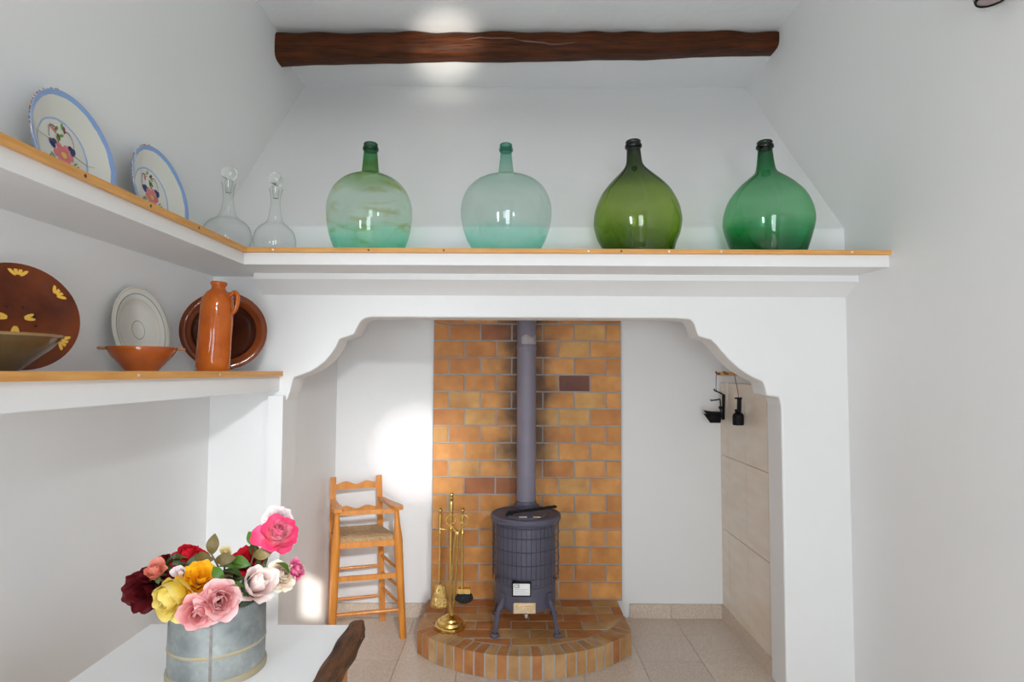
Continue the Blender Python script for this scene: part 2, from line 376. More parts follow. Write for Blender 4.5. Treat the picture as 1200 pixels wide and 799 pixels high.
# chimney breast: plaster wall with a shaped arch
ARCH_L = [(-1.167, 0), (-1.167, 1.472), (-1.149, 1.518), (-1.132, 1.592), (-1.092, 1.606), (-1.044, 1.625), (-1.006, 1.649), (-.971, 1.677), (-.942, 1.712), (-.916, 1.752), (-.898, 1.794), (-.865, 1.804), (-.824, 1.818), (-.806, 1.856), (-.790, 1.885), (-.769, 1.903), (-.735, 1.909)]
ARCH_R = [(.86, 1.909), (.925, 1.904), (.946, 1.887), (.957, 1.852), (.968, 1.816), (1.034, 1.798), (1.062, 1.772), (1.085, 1.742), (1.125, 1.697), (1.172, 1.654), (1.212, 1.625), (1.251, 1.603), (1.302, 1.58), (1.313, 1.545), (1.319, 1.51), (1.384, 1.501), (1.393, 1.459), (1.393, 0)]
poly = [(XL - .05, 0)] + ARCH_L + ARCH_R + [(XR + .05, 0), (XR + .05, 2.392), (XL - .05, 2.392)]
Mxz = Matrix(((1, 0, 0, 0), (0, 0, 1, 0), (0, 1, 0, 0), (0, 0, 0, 1)))   # (x, z, y) -> world
a_ = MB().prism(poly, 3.10, 3.275, Mxz)
arch = struct('wall_chimney', a_, PLASTER, label='white plaster chimney wall with a shaped arch')
bv = arch.modifiers.new('soft_edges', 'BEVEL'); bv.width = .009; bv.segments = 2; bv.limit_method = 'ANGLE'; bv.angle_limit = .5
# sloping hood above the breast
hp = [(3.10, 2.385), (4.40, 3.785), (4.40, 3.9), (4.55, 3.9), (4.55, 2.5), (3.275, 2.385)]
Myz = Matrix(((0, 0, 1, 0), (1, 0, 0, 0), (0, 1, 0, 0), (0, 0, 0, 1)))   # (y, z, x) -> world
struct('wall_hood', MB().prism(hp, XL - .05, XR + .05, Myz), PLASTER)
# raised moulding that carries the shelf along the breast
struct('trim_1', MB().prism([(3.105, 2.020), (3.105, 2.125), (2.98, 2.125), (2.98, 2.088)], -1.30, XR, Myz), PLASTER)
tp = MB().box(-1.245, -1.167, 3.06, 3.11, 0, 1.50).bevel(.008)
struct('trim_2', tp, PLASTER, label='white plaster pilaster under the lower shelf end')
# niche
struct('wall_niche_left', MB().box(NL - .3, NL, 3.27, NB + .1, 0, 2.37), PLASTER)
struct('wall_niche_back', MB().box(NL - .3, NR + .3, NB, NB + .12, 0, 2.37), PLASTER)
nr = struct('wall_niche_right', MB().box(NR, NR + .3, 3.27, NB + .1, 0, 2.37), PLASTER)
struct('ceiling_niche', MB().box(NL - .3, NR + .3, 3.27, NB + .1, 2.36, 2.39), PLASTER)
# ceramic tiles on the right side of the niche
struct('grout_bed', MB().box(NR - .006, NR, 3.28, NB, 0, 1.56), GROUT, nr)
for y0, y1 in ((3.28, 3.318), (3.318, 3.623), (3.623, 3.925), (3.925, NB)):
    for z0, z1 in ((.06, .592), (.592, 1.078), (1.078, 1.56)):
        struct('tile', MB().box(NR - .014, NR - .005, y0 + .002, y1 - .002, z0 + .002, z1 - .002).bevel(.0015), CERAMIC, nr)
def skirt(name, segs):
    root = None
    for i, (x0, x1, y0, y1) in enumerate(segs):
        mb = MB().box(x0, x1, y0, y1, 0, .09).bevel(.002)
        if root is None: root = struct(name, mb, SKIRT)
        else: struct('tile', mb, SKIRT, root)
skirt('baseboard_back', [(.79, 1.06, NB - .018, NB), (1.062, 1.40, NB - .018, NB), (-1.185, -.85, NB - .018, NB), (-.848, -.56, NB - .018, NB)])
skirt('baseboard_right', [(NR - .027, NR - .013, 3.72, NB), (NR - .027, NR - .013, 3.28, 3.718)])

# ------------------------------------------------------------------ brick panel behind the stove
PX0, BW, BH = -.528, .2105, .11365
pan = struct('wall_brick', MB().box(PX0, PX0 + 6 * BW, NB - .034, NB, .12, 2.36), MORTAR, label='orange brick panel behind the stove pipe')
bcache = {}
def panel_brick(wd, h, i):
    key = (round(wd, 4), round(h, 4), i, random.randrange(3))
    if key not in bcache:
        bcache[key] = MB().box(.0055, wd - .0055, -.008, 0, .0055, h - .0055).jitter(.0012).bevel(.0025).mesh('brick', BRK[i], False)
    return bcache[key]
special = {(12, 4): 6, (15, 2): 5, (6, 1): 5, (6, 2): 5, (14, 1): 2, (9, 0): 3, (10, 4): 3, (6, 4): 3, (8, 5): 1, (4, 0): 1}
for row in range(20):
    z = .13 + row * BH; h = min(BH, 2.36 - z)
    if h < .03: break
    cells = [(k * BW, BW) for k in range(6)] if row % 2 == 0 else [(0, BW / 2)] + [(BW / 2 + k * BW, BW) for k in range(5)] + [(5.5 * BW, BW / 2)]
    for k, (x, wd) in enumerate(cells):
        i = special.get((row, k), random.choices(range(6), (5, 4, 3, 2, 4, .7))[0])
        o = link('brick', panel_brick(wd, h, i), pan); o.location = (PX0 + x, NB - .034 + random.uniform(-.002, .001), z)

# ------------------------------------------------------------------ brick hearth
HX, HT = .078, .13
he = thing('brick_hearth', 'low rounded brick hearth platform under the black stove', 'hearth', (HX, 3.7, 0))
R_, HC, HW = .779, 4.009, .622
A_ = math.asin(HW / R_)
def arc(r, a0, a1, n): return [(HX + r * math.sin(a0 + (a1 - a0) * i / n), HC - r * math.cos(a0 + (a1 - a0) * i / n)) for i in range(n + 1)]
core = [(HX - HW + .012, NB - .04), ] + [(x, y) for x, y in arc(R_ - .004, -A_, A_, 24)] + [(HX + HW - .012, NB - .04)]
MB().prism(core, 0, HT - .003).build('mortar', MORTAR, he, False)
NR_ = 23
for k in range(NR_):
    a0 = -A_ + 2 * A_ * k / NR_; a1 = a0 + 2 * A_ / NR_; g = .0062
    p = arc(R_, a0 + g / R_, a1 - g / R_, 2) + arc(R_ - .112, a1 - g / .66, a0 + g / .66, 2)
    MB().prism(p, .006, HT + random.uniform(-.002, .002)).jitter(.0008).bevel(.0025).build('brick', random.choice(HRK), he, False)
def clip(poly, inside, cut):
    o = []
    for i, p in enumerate(poly):
        q = poly[(i + 1) % len(poly)]; a, b_ = inside(p), inside(q)
        if a: o.append(p)
        if a != b_: o.append(cut(p, q))
    return o
def bis(inside):
    def f(p, q):
        a, b_ = (p, q) if inside(p) else (q, p)
        for _ in range(22):
            mid = ((a[0] + b_[0]) / 2, (a[1] + b_[1]) / 2)
            if inside(mid): a = mid
            else: b_ = mid
        return a
    return f
RI = R_ - .12
def half(px, py, nx, ny): return lambda p: (p[0] - px) * nx + (p[1] - py) * ny >= 0
def area(p): return abs(sum(p[i][0] * p[(i + 1) % len(p)][1] - p[(i + 1) % len(p)][0] * p[i][1] for i in range(len(p)))) / 2
row = 0; y1 = NB - .047
while y1 > 3.3:
    y0 = y1 - BH; off = (row % 2) * BW / 2
    for k in range(-4, 5):
        x0 = HX + k * BW - off + .03
        q = [(x0 + .0045, y0 + .0045)]
        n_ = 6
        q = [(x0 + .0045 + (BW - .009) * i / n_, y0 + .0045) for i in range(n_ + 1)] + [(x0 + BW - .0045 - (BW - .009) * i / n_, y1 - .0045) for i in range(n_ + 1)]
        for fn in (half(HX - HW + .004, 0, 1, 0), half(HX + HW - .004, 0, -1, 0), lambda p: (p[0] - HX) ** 2 + (p[1] - HC) ** 2 <= RI * RI or p[1] > HC):
            if q: q = clip(q, fn, bis(fn))
        if len(q) > 2 and area(q) > .0012:
            MB().prism(q, .02, HT + random.uniform(-.0025, .0015)).build('brick', random.choice(HRK), he, False)
    y1 = y0; row += 1
for s in (-1, 1):   # cut bricks that close the corners between border and paving
    ip = [(HX + s * (RI + .008) * math.sin(t), HC - (RI + .008) * math.cos(t)) for t in [A_ * (1.0) + (math.asin(HW / (RI + .008)) - A_) * i / 6 for i in range(7)]]
    q = [(HX + s * (HW - .002), 3.548)] + [(x, y) for x, y in ip[:-1]] + [(HX + s * (HW - .002), ip[-1][1])]
    MB().prism(q if s > 0 else q[::-1], .006, HT).build('brick', HRK[1], he, False)

# ------------------------------------------------------------------ ceiling beam
bm_ = thing('ceiling_beam', 'old dark brown rough timber beam high under the ceiling', 'beam', (.09, 3.9, 3.7)); bm_['kind'] = 'thing'
def beamfn(u, v):
    x = XL - .02 + (XR - XL + .04) * u
    zb = 3.662 + .098 * u ** .75 + .007 * math.sin(u * 7 + .5) + .003 * math.sin(u * 23)
    zt = 3.856 + .022 * u + .004 * math.sin(u * 31) + .004 * math.sin(u * 71 + 1)
    cx, cz = 3.885, (zb + zt) / 2; t = 2 * PI * v
    c, s_ = math.cos(t), math.sin(t); e = .55
    wob = .003 * math.sin(u * 40 + 18.85 * v) + .002 * math.sin(u * 90 + v * 12.566)
    y = cx + math.copysign(abs(c) ** e, c) * .085 + wob
    z = cz + math.copysign(abs(s_) ** e, s_) * (zt - zb) / 2
    return (x, y, z)
b1 = MB().grid(beamfn, 90, 20); bmesh.ops.remove_doubles(b1.b, verts=b1.b.verts, dist=.0004); b1.build('timber', BEAM, bm_, True, 1.2)
cb = MB()
pts = [(-.35 + .8 * i / 12, 3.803 - .002 * math.sin(i), 3.785 + .02 * math.sin(i * .5) + .004 * (i % 3)) for i in range(13)]
cb.tube(pts, [.003 + .004 * math.sin(PI * i / 12) for i in range(13)], 6); cb.build('split', mat('pale_split', (.12, .05, .03), .6), bm_)
hk = thing('ceiling_nail', 'tiny dark nail stuck in the white ceiling', 'nail', (.57, 3.42, ZC - .02))
MB().tube([(.57, 3.42, ZC), (.57, 3.42, ZC - .02)], .004, 8).build('shank', NAIL, hk)
MB().lathe([(0, 0), (.009, .001), (.009, .004), (0, .005)], Matrix.Translation((.57, 3.42, ZC - .024)), 10).build('head', NAIL, hk)

# ------------------------------------------------------------------ plaster shelves
SZ, SF, SX = 2.175, 2.735, -1.238
us = thing('upper_shelf', 'L-shaped white plaster shelf edged with orange pine under the green demijohns', 'shelf', (0, 2.92, 2.118))
lsh = [(XL, .4), (SX - .002, .4), (SX - .002, SF + .002), (XR, SF + .002), (XR, 3.1), (XL, 3.1)]
MB().prism(lsh, 2.118, SZ).bevel(.004).build('slab', PLASTER, us, False)
es1 = MB().box(SX, XR, SF - .018, SF, 2.173, 2.193).jitter(.0008).build('edge_strip', PINE_X, us, False)
es2 = MB().box(SX - .0, SX + .018, .4, SF - .004, 2.170, 2.195).jitter(.0008).build('edge_strip', PINE, us, False)
def nail(p, d, parent, ma=NAIL, r=.0055):
    M = frame(V(p), d, (1, 0, 0) if abs(V(d).x) < .5 else (0, 1, 0))
    MB().lathe([(r, -.003), (r, .0006), (r * .6, .0016), (0, .0018)], M, 10).build('nail', ma, parent)
for x, ma in ((-1.10, NAILS), (-.66, NAIL), (-.315, NAIL), (.35, NAILS), (.50, NAIL), (.72, NAILS), (.96, NAILS), (1.56, NAILS)):
    nail((x, SF - .018, 2.183), (0, -1, 0), es1, ma, .005)
for y in (1.68, 1.99, 2.3, .9): nail((SX + .018, y, 2.182), (1, 0, 0), es2)
ls = thing('lower_shelf', 'short white plaster shelf with pine edge on the left wall below the upper shelf', 'shelf', (-1.38, 1.8, 1.53))
LZ = 1.618
MB().prism([(XL, .4), (-1.202, .4), (-1.202, 3.1), (XL, 3.1)], 1.525, LZ).bevel(.004).build('slab', PLASTER, ls, False)
es3 = MB().box(-1.202, -1.185, .4, 3.098, 1.600, 1.625).jitter(.0008).build('edge_strip', PINE, ls, False)
for y in (1.9, 2.43, 1.2): nail((-1.185, y, 1.612), (1, 0, 0), es3, NAILS, .005)

# ------------------------------------------------------------------ demijohns and decanters
def demijohn(x, prof, k, lean, ma, neckma, label):
    """prof: half widths and heights in pixels from the foot"""
    p = sm_prof([(r * k, z * k) for r, z in prof], 3)
    root = thing('demijohn', label, 'demijohn', (x, DY, SZ), 'green glass demijohns on the mantel shelf')
    M = Matrix.Translation((x, DY, SZ)) @ Matrix.Rotation(math.radians(lean), 4, 'Y')
    ztop = p[-1][1]
    zl = ztop - 40 * k * (1 if k < .0012 else .75)
    body = [(0, .02), (p[0][0] * .6, .012), (p[0][0] * .85, .001)] + p
    mb = MB().lathe(body, M, 56); mb.build('bottle', ma, root, True, 3)
    rr = p[-1][0]
    lip = [(rr * .8, ztop - .002), (rr * 1.0, ztop + .003), (rr * 1.14, ztop - .004), (rr * 1.05, ztop - .012), (rr * 1.22, ztop - .018), (rr * 1.25, ztop - .03), (rr * 1.08, ztop - .036), (rr * .98, ztop - .038)]
    MB().lathe(sm_prof(lip, 2), M, 32).build('lip', neckma, root, True, 3)
    return root
DY = 2.88
K1 = .001118 * .985
g1 = thin_glass('pale_green_glass', [(0, (.30, .60, .48)), (.07, (.55, .86, .76)), (.22, (.62, .92, .83)), (.29, (.86, .95, .89)), (.66, (.86, .94, .88)), (.73, (.52, .68, .42)), (.82, (.34, .56, .28)), (1, (.22, .56, .36))], 1.3, stain=(.86, .78, .45))
g2 = thin_glass('aqua_glass', [(0, (.50, .80, .70)), (.07, (.62, .89, .81)), (.22, (.68, .92, .86)), (.29, (.87, .94, .91)), (.66, (.86, .93, .9)), (.74, (.70, .84, .77)), (.86, (.60, .80, .72)), (1, (.40, .66, .58))], 1.3)
g3 = thin_glass('olive_green_glass', [(0, (.16, .24, .04)), (.12, (.34, .46, .12)), (.3, (.56, .68, .26)), (.55, (.62, .72, .36)), (.68, (.42, .52, .22)), (.78, (.20, .29, .11)), (1, (.11, .17, .06))], 1.5)
g4 = thin_glass('emerald_glass', [(0, (.05, .26, .15)), (.14, (.12, .46, .27)), (.26, (.22, .62, .38)), (.34, (.50, .80, .58)), (.6, (.52, .80, .60)), (.7, (.34, .62, .42)), (.8, (.14, .50, .27)), (1, (.06, .28, .14))], 1.5)
n1 = thin_glass('green_lip_glass', [(0, (.12, .36, .24)), (1, (.16, .42, .3))], 1.5); n2 = thin_glass('aqua_lip_glass', [(0, (.34, .62, .54)), (1, (.4, .7, .6))], 1.5)
n3 = thin_glass('dark_olive_lip_glass', [(0, (.04, .07, .03)), (1, (.05, .09, .03))], 1.5); n4 = thin_glass('dark_green_lip_glass', [(0, (.02, .12, .07)), (1, (.02, .14, .07))], 1.5)
PB = 28
d1 = [(128, 0), (138, 8), (150, PB + 12), (160, PB + 35), (172, PB + 70), (181, PB + 118), (186, PB + 178), (182, PB + 215), (170, PB + 252), (150, PB + 288), (118, PB + 318), (78, PB + 338), (46, PB + 350), (38, PB + 362), (34, PB + 400), (30, PB + 450), (28, PB + 486)]
d2 = [(128, 0), (140, 8), (158, PB + 28), (172, PB + 52), (186, PB + 90), (196, PB + 130), (201, PB + 175), (197, PB + 215), (186, PB + 250), (166, PB + 285), (132, PB + 315), (80, PB + 337), (44, PB + 348), (35, PB + 358), (29, PB + 400), (25, PB + 445), (25, PB + 485)]
d3 = [(108, 0), (116, 8), (129, 50), (143, 80), (152, 116), (153, 140), (146, 182), (124, 232), (96, 268), (64, 300), (40, 325), (29, 345), (26, 370), (24, 400), (24, 424)]
d4 = [(108, 0), (117, 10), (128, 40), (142, 84), (151, 120), (152, 145), (146, 180), (126, 226), (88, 270), (52, 300), (37, 315), (31, 335), (27, 370), (24, 400), (24, 424)]
K3 = .00143 * .965 
demijohn((430.5 - 600) / 700 * DY, d1, K1, 0, g1, n1, 'pale green demijohn with yellow stains, leftmost of the four on the shelf')
demijohn((593 - 600) / 700 * DY, d2, K1, -.5, g2, n2, 'clear aqua green demijohn with round belly, palest on the shelf')
demijohn((750 - 600) / 700 * DY, d3, K3, -2.6, g3, n3, 'olive green pear-shaped demijohn with dark leaning neck')
demijohn((904 - 600) / 700 * DY, d4, K3, -1.4, g4, n4, 'emerald green demijohn at the end of the shelf near the right wall')

CLR = thin_glass('clear_glass', [(0, (.80, .84, .82)), (.08, (.97, .978, .974)), (.6, (.978, .984, .98)), (1, (.95, .96, .95))], 26, epow=5)
ma_, n_, l_, b_ = newmat('solid_clear_glass'); b_.inputs['Transmission Weight'].default_value = 1; b_.inputs['Roughness'].default_value = .02; b_.inputs['IOR'].default_value = 1.45; b_.inputs['Base Color'].default_value = (.97, .98, .97, 1)
CLRS = ma_
def decanter(x, y, prof, k, zc, zb, rb, label):
    root = thing('decanter', label, 'decanter', (x, y, SZ), 'clear glass decanters in the shelf corner')
    M = Matrix.Translation((x, y, SZ))
    MB().lathe([(0, .008), (prof[0][0] * k * .7, .004)] + sm_prof([(r * k, z * k) for r, z in prof], 3), M, 44).build('bottle', CLR, root, True, 3)
    stp = MB().lathe([(0, zb - rb)] + [(rb * math.sin(t), zb - rb * math.cos(t)) for t in [.25 + (PI - .25) * i / 12 for i in range(12)]] + [(0, zb + rb)], M, 28)
    stp = stp.build('stopper', CLRS, root, True, 3)
    MB().lathe([(0, zc - .05), (.012, zc - .05), (.0165, zc - .004), (.02, zc + .006), (.012, zc + .014), (.009, zb - rb + .004), (0, zb - rb + .004)], M, 20).build('stopper_plug', CLR, stp, True, 3)
kd = .3 * DY / 700 * 1.0
decanter(-1.392, 2.885, [(.055, 0), (.085, .018), (.105, .06), (.1125, .105), (.104, .147), (.085, .174), (.060, .190), (.043, .206), (.031, .24), (.0235, .29), (.023, .31), (.028, .345), (.034, .372)], 1, .372, .420, .037, 'squat clear glass decanter nearest the painted plates')
decanter(-1.160, 2.885, [(.060, 0), (.083, .018), (.097, .055), (.099, .088), (.090, .125), (.070, .152), (.046, .171), (.032, .195), (.0235, .25), (.022, .275), (.026, .315), (.033, .345)], 1, .345, .391, .034, 'clear glass decanter standing beside the pale stained demijohn')

# ------------------------------------------------------------------ crockery
def dish(name, label, cat, c, zdir, prof, ma, group=None, back=None):
    """turned piece whose own axis is Z; c = centre of the foot"""
    o = bpy.data.objects.new(name, None); COL.objects.link(o); tag(o, label, cat, group)
    o.matrix_world = frame(c, zdir); 
    me = MB().lathe(prof, None, 64).mesh('body', ma, True, 1.0); link('body', me, o); return o
def lean_axis(az, lean): return (math.cos(az) * math.cos(lean), math.sin(az) * math.cos(lean), math.sin(lean))
BL, BL2 = (.24, .37, .66), (.34, .45, .70)
PAINT = {k: flat('paint_' + k, c) for k, c in dict(pink=(.72, .18, .20), navy=(.02, .02, .14), green=(.16, .34, .05), yellow=(.75, .5, .06), maroon=(.20, .03, .03)).items()}
def ell(mb, x, y, a, b, rot, z, mi, n=12):
    vs = [mb.b.verts.new((x + a * math.cos(t) * math.cos(rot) - b * math.sin(t) * math.sin(rot), y + a * math.cos(t) * math.sin(rot) + b * math.sin(t) * math.cos(rot), z)) for t in [2 * PI * i / n for i in range(n)]]
    mb.b.faces.new(vs).material_index = mi
def painted_plate(y, rr, seed, label, crack):
    lean = math.radians(11); ax = lean_axis(0, lean); R = rr
    dep = .055
    up_ = V((-math.sin(lean), 0, math.cos(lean)))
    # lowest rim point rests on the shelf, top rim touches the wall
    c = V((XL + .012 + R * math.sin(lean) - 0 * dep, y, SZ + R * math.cos(lean) - dep * math.sin(lean) + .001)) 
    prof = [(0, .006), (R * .52, .006), (R * .60, .010), (R * .93, dep - .004), (R * .985, dep), (R, dep - .003), (R * .95, dep - .014), (R * .6, -.002), (R * .5, 0), (0, 0)]
    ma = radial_plate('painted_plate_glaze', (.72, .71, .64), [(R * .565, R * .60, BL2), (R * .915, R * 1.01, BL)], wob=.006)
    o = dish('painted_plate', label, 'plate', c, ax, prof, ma, 'blue-rimmed plates leaning on the left wall')
    mb = MB(); z = .0075; rnd = random.Random(seed)
    fx, fy = 0, -.012 * R / .2
    for i in range(6): ell(mb, fx + .026 * math.cos(i * PI / 3), fy + .026 * math.sin(i * PI / 3), .019, .014, i * PI / 3, z, 0)
    ell(mb, fx, fy, .013, .011, 0, z + .0006, 3)
    for s in (-1, 1):
        ell(mb, fx + s * .046, fy + .026, .017, .011, s * 1.0, z + .0003, 1); ell(mb, fx + s * .036, fy + .036, .011, .009, 0, z + .0004, 1)
        for q in range(4): ell(mb, fx + s * (.05 + .008 * q), fy - .015 - .012 * q, .012, .004, s * (.6 + q * .4), z, 4 if q % 2 else 2)
    for q in range(7): ell(mb, fx + rnd.uniform(-.03, .02), fy + .05 + .009 * q, .013, .0055, rnd.uniform(.3, 2.8), z, (2, 4, 2, 0)[q % 4])
    for q in range(3): ell(mb, fx + .018 * (q - 1) + .012, fy - .055, .014, .006, 1.2 + q * .4, z, 2)
    for s in (-1, 1):
        for q in range(9):
            t = q / 8 * 2.2; ell(mb, fx + s * .055 + s * .022 * math.cos(t) - s * .022, fy + .05 + .03 * math.sin(t) * 1.4, .006, .0018, t + PI / 2, z, 4, 6)
    link('painted_flower', mb.mesh('painted_flower', [PAINT[k] for k in ('pink', 'navy', 'green', 'yellow', 'maroon')], False), o)
    if crack:
        mb = MB(); mb.tube([(-R * .62, .03, .014), (-R * .2, .022, .0072), (R * .2, .006, .0072), (R * .56, -.012, .0085), (R * .62, -.012, .013), (R * .75, -.011, .027)], .0009, 5); link('crack', mb.mesh('crack', mat('old_glue', (.33, .22, .12), .6)), o)
    rim = MB()
    for q in range(22):
        t = PI * .5 + rnd.uniform(.2, 1.6)
        M = Matrix.Translation((R * 1.0 * math.cos(t), R * 1.0 * math.sin(t), dep - .003)); rim.lathe([(0, -.002), (.003, -.001), (.003, .001), (0, .002)], M, 6)
    link('rim_chips', rim.mesh('rim_chips', mat('chipped_clay', (.30, .14, .06), .8)), o); o.children[-1]['kind'] = 'stuff'
    return o
painted_plate(1.965, .193, 3, 'blue-rimmed flower plate with a mended crack, high on the left wall', True)
painted_plate(2.455, .194, 5, 'uncracked blue-rimmed flower plate leaning beside the decanters', False)

# big brown plate with yellow slip marks
R = .160; a29 = math.radians(-29)
def leaning(cx, cy, az, lean, R, z0): return V((cx, cy, z0 + R * math.cos(lean)))
axp = lean_axis(a29, math.radians(10))
c = leaning(-1.458, 1.745, 0, math.radians(10), R, LZ + .004)
bp = dish('brown_plate', 'large dark brown glazed plate with yellow slip marks on the lower shelf', 'plate', c, axp,
          [(0, .004), (R * .5, .005), (R * .8, .012), (R * .97, .026), (R, .026), (R * .995, .018), (R * .8, .002), (R * .5, -.006), (0, -.006)], DKBROWN)
def slip(x, y, rot, ln, n=4, spread=.5, wd=.007, z=.03):
    for i in range(n):
        mb = MB(); t = rot + (i - (n - 1) / 2) * spread
        ell(mb, x + math.cos(t) * ln * .85, y + math.sin(t) * ln * .85, ln * .55, wd, t, z, 0)
        link('slip_mark', mb.mesh('slip_mark', YELLOWP, False), bp)
for a in (88, 38, -32, 150, 212):
    t = math.radians(a); slip(math.cos(t) * R * .74, math.sin(t) * R * .74, t, .026, 4, .52, .0048, .0205)
for a in (170, 12, 265):
    t = math.radians(a); slip(math.cos(t) * R * .08, -.005 + math.sin(t) * R * .08, t, .026, 2, .45, .0050, .0085)
for i in range(8):
    mb = MB(); ell(mb, .05 * math.cos(i * .8 + .4), .045 * math.sin(i * .8 + .4) - .01, .0035, .0035, 0, .0095, 0, 8)
    link('dark_dot', mb.mesh('dark_dot', IRON, False), bp)

def bowl_prof(R, h, foot, t=.006):
    return [(0, .0), (foot, 0), (foot + .004, .008), (R * .62, h * .32), (R * .86, h * .68), (R, h), (R - t * .3, h + .003), (R - t, h), (R * .84 - t, h * .68), (R * .58, h * .34 + t), (foot, .012 + t), (0, .012 + t)]
def upright(name, label, cat, loc, prof, ma):
    o = thing(name, label, cat, loc); MB().lathe(prof, Matrix.Translation(loc), 56).build('body', ma, o, True, 1.2); return o
ob = upright('olive_bowl', 'olive brown glazed bowl in front of the large brown plate', 'bowl', (-1.365, 1.535, LZ), bowl_prof(.170, .100, .075), OLIVE)
MB().lathe([(.1705, .096), (.1715, .100), (.1685, .1035), (.165, .0995)], Matrix.Translation((-1.365, 1.535, LZ)), 56).build('rim', mat('ochre_rim', (.26, .15, .05), .3), ob)
# white plate with grey-green rings
lw = math.radians(8); R = .176
cw = V((XL + .012 + R * math.sin(lw), 2.425, LZ + R * math.cos(lw) + .002 - .004))
gg = (.30, .36, .33)
wp = dish('ringed_plate', 'white plate with grey-green rings leaning behind the terracotta bowl', 'plate', cw, lean_axis(-.05, lw),
          [(0, .004), (R * .58, .004), (R * .66, .010), (R * .78, .018), (R * .97, .025), (R, .024), (R * .98, .018), (R * .7, .004), (R * .58, -.003), (0, -.003)],
          radial_plate('ringed_plate_glaze', (.70, .69, .62), [(R * .205, R * .225, gg), (R * .70, R * .715, (.5, .5, .45)), (R * .82, R * .85, gg), (R * .955, R * .975, (.5, .42, .3))], wob=.001))
tb = upright('terracotta_bowl', 'small terracotta bowl with two lug handles on the lower shelf', 'bowl', (-1.318, 2.13, LZ), bowl_prof(.112, .090, .048), TERRA)
for s in (-1, 1):
    c = V((-1.318, 2.13, LZ + .087)) + V((.85, .527, 0)) * s * .118
    M = frame(c, (0, 0, 1), (.85, .527, 0))
    MB().lathe([(0, -.006), (.018, -.005), (.022, 0), (.018, .005), (0, .006)], M @ Matrix.Scale(.8, 4, (0, 1, 0)), 18).build('lug', UNGL, tb)
# orange bottle jug
jl = V((-1.262, 2.52, LZ)); jg = thing('bottle_jug', 'tall orange glazed stoneware bottle jug with small ring handle', 'jug', jl)
Mj = Matrix.Translation(jl) @ Matrix.Rotation(math.radians(2.6), 4, 'Y')
kj = .1103 * 2.52 / 700 * 1.03 / .3673 
jp = [(.0, .002), (.058, 0), (.066, .004), (.0665, .05), (.066, .2), (.064, .29), (.060, .315), (.046, .338), (.030, .352), (.0265, .36), (.0275, .366), (.031, .372), (.033, .379), (.030, .386), (.022, .386), (.020, .36), (0, .35)]
MB().lathe(jp, Mj, 44).build('body', JUGM, jg, True, 1.2)
hp_ = [Mj @ V((.050, .0, .328)), Mj @ V((.068, 0, .345)), Mj @ V((.082, 0, .334)), Mj @ V((.084, 0, .30)), Mj @ V((.076, 0, .268)), Mj @ V((.060, 0, .252))]
MB().tube(smooth_pts([V((.03, .0, .352)) if 0 else hp_[0]] + hp_[1:], 4), .0105, 12, flat=.8).build('handle', JUGM, jg)
# brown dish behind the jug, in the corner
R = .186; az = math.radians(-66); ln_ = math.radians(8)
cdish = V((-1.365, 2.83, LZ + R * math.cos(ln_) + .006))
bd = dish('brown_dish', 'deep red-brown dish propped in the corner behind the orange jug', 'dish', cdish, lean_axis(az, ln_),
          [(0, .006), (R * .52, .008), (R * .66, .016), (R * .75, .040), (R * .80, .046), (R * .97, .054), (R, .050), (R * .98, .044), (R * .72, .01), (R * .6, -.002), (0, -.004)], RIMBROWN)
dk = MB().lathe([(0, .0075), (R * .52, .0095), (R * .655, .0175), (R * .735, .040), (R * .735, .0395)], None, 56)
link('well', dk.mesh('well', mat('dark_well_glaze', (.055, .013, .005), .15, c2=(.03, .007, .003), spec=.25)), bd)

# ------------------------------------------------------------------ stove
SC = V((.087, 3.625, HT))
st = thing('wood_stove', 'cylindrical dark grey wood stove on four short legs on the hearth', 'stove', SC)
T = Matrix.Translation((SC.x, SC.y, 0))
MB().lathe([(0, .262), (.17, .262), (.176, .268), (.178, .30), (.178, .395), (.181, .40), (.181, .408), (.178, .412), (.178, .755), (0, .755)], T, 64).build('body', STOVE, st, True, .5)
MB().lathe([(0, .752), (.206, .752), (.209, .758), (.209, .778), (.204, .784), (.192, .785), (.188, .780), (0, .780)], T, 64).build('top_plate', STOVE, st, True, .5)
MB().lathe([(0, .78), (.125, .78), (.125, .786), (.118, .789), (0, .789)], T @ Matrix.Translation((0, -.03, 0)), 48).build('lid', STOVE, st, True, .5)
p, q = V((-.02, 3.55, .802)), V((.262, 3.62, .822))
lh = MB().tube([p, p.lerp(q, .1), p.lerp(q, .9), q, q + V((.004, .002, .006))], [.010, .008, .008, .009, .012], 10); lh.box(-.03, .01, 3.535, 3.57, .784, .80); lh.build('lid_handle', IRON, st)
for dx in (-.02, .06): MB().box(SC.x + dx - .022, SC.x + dx + .022, SC.y - .135, SC.y - .128, .788, .7925).build('lid_notch', BRASSW, st)
gd = MB(); RG = .196
for i in range(44):
    t = 2 * PI * i / 44; gd.tube([(SC.x + RG * math.cos(t), SC.y + RG * math.sin(t), .41), (SC.x + RG * math.cos(t), SC.y + RG * math.sin(t), .75)], .0016, 5)
for z in (.455, .53, .605, .68, .735): gd.tube([(SC.x + (RG + .002) * math.cos(t), SC.y + (RG + .002) * math.sin(t), z) for t in [2 * PI * i / 48 for i in range(48)]], .0019, 5, closed=True)
for a in (-155, -25, 90):
    t = math.radians(a); gd.tube([(SC.x + .17 * math.cos(t), SC.y + .17 * math.sin(t), .43), (SC.x + RG * math.cos(t), SC.y + RG * math.sin(t), .43)], .006, 8)
g_ = gd.build('wire_guard', mat('wire_grey', (.030, .028, .042), .5), st); g_['kind'] = 'stuff'
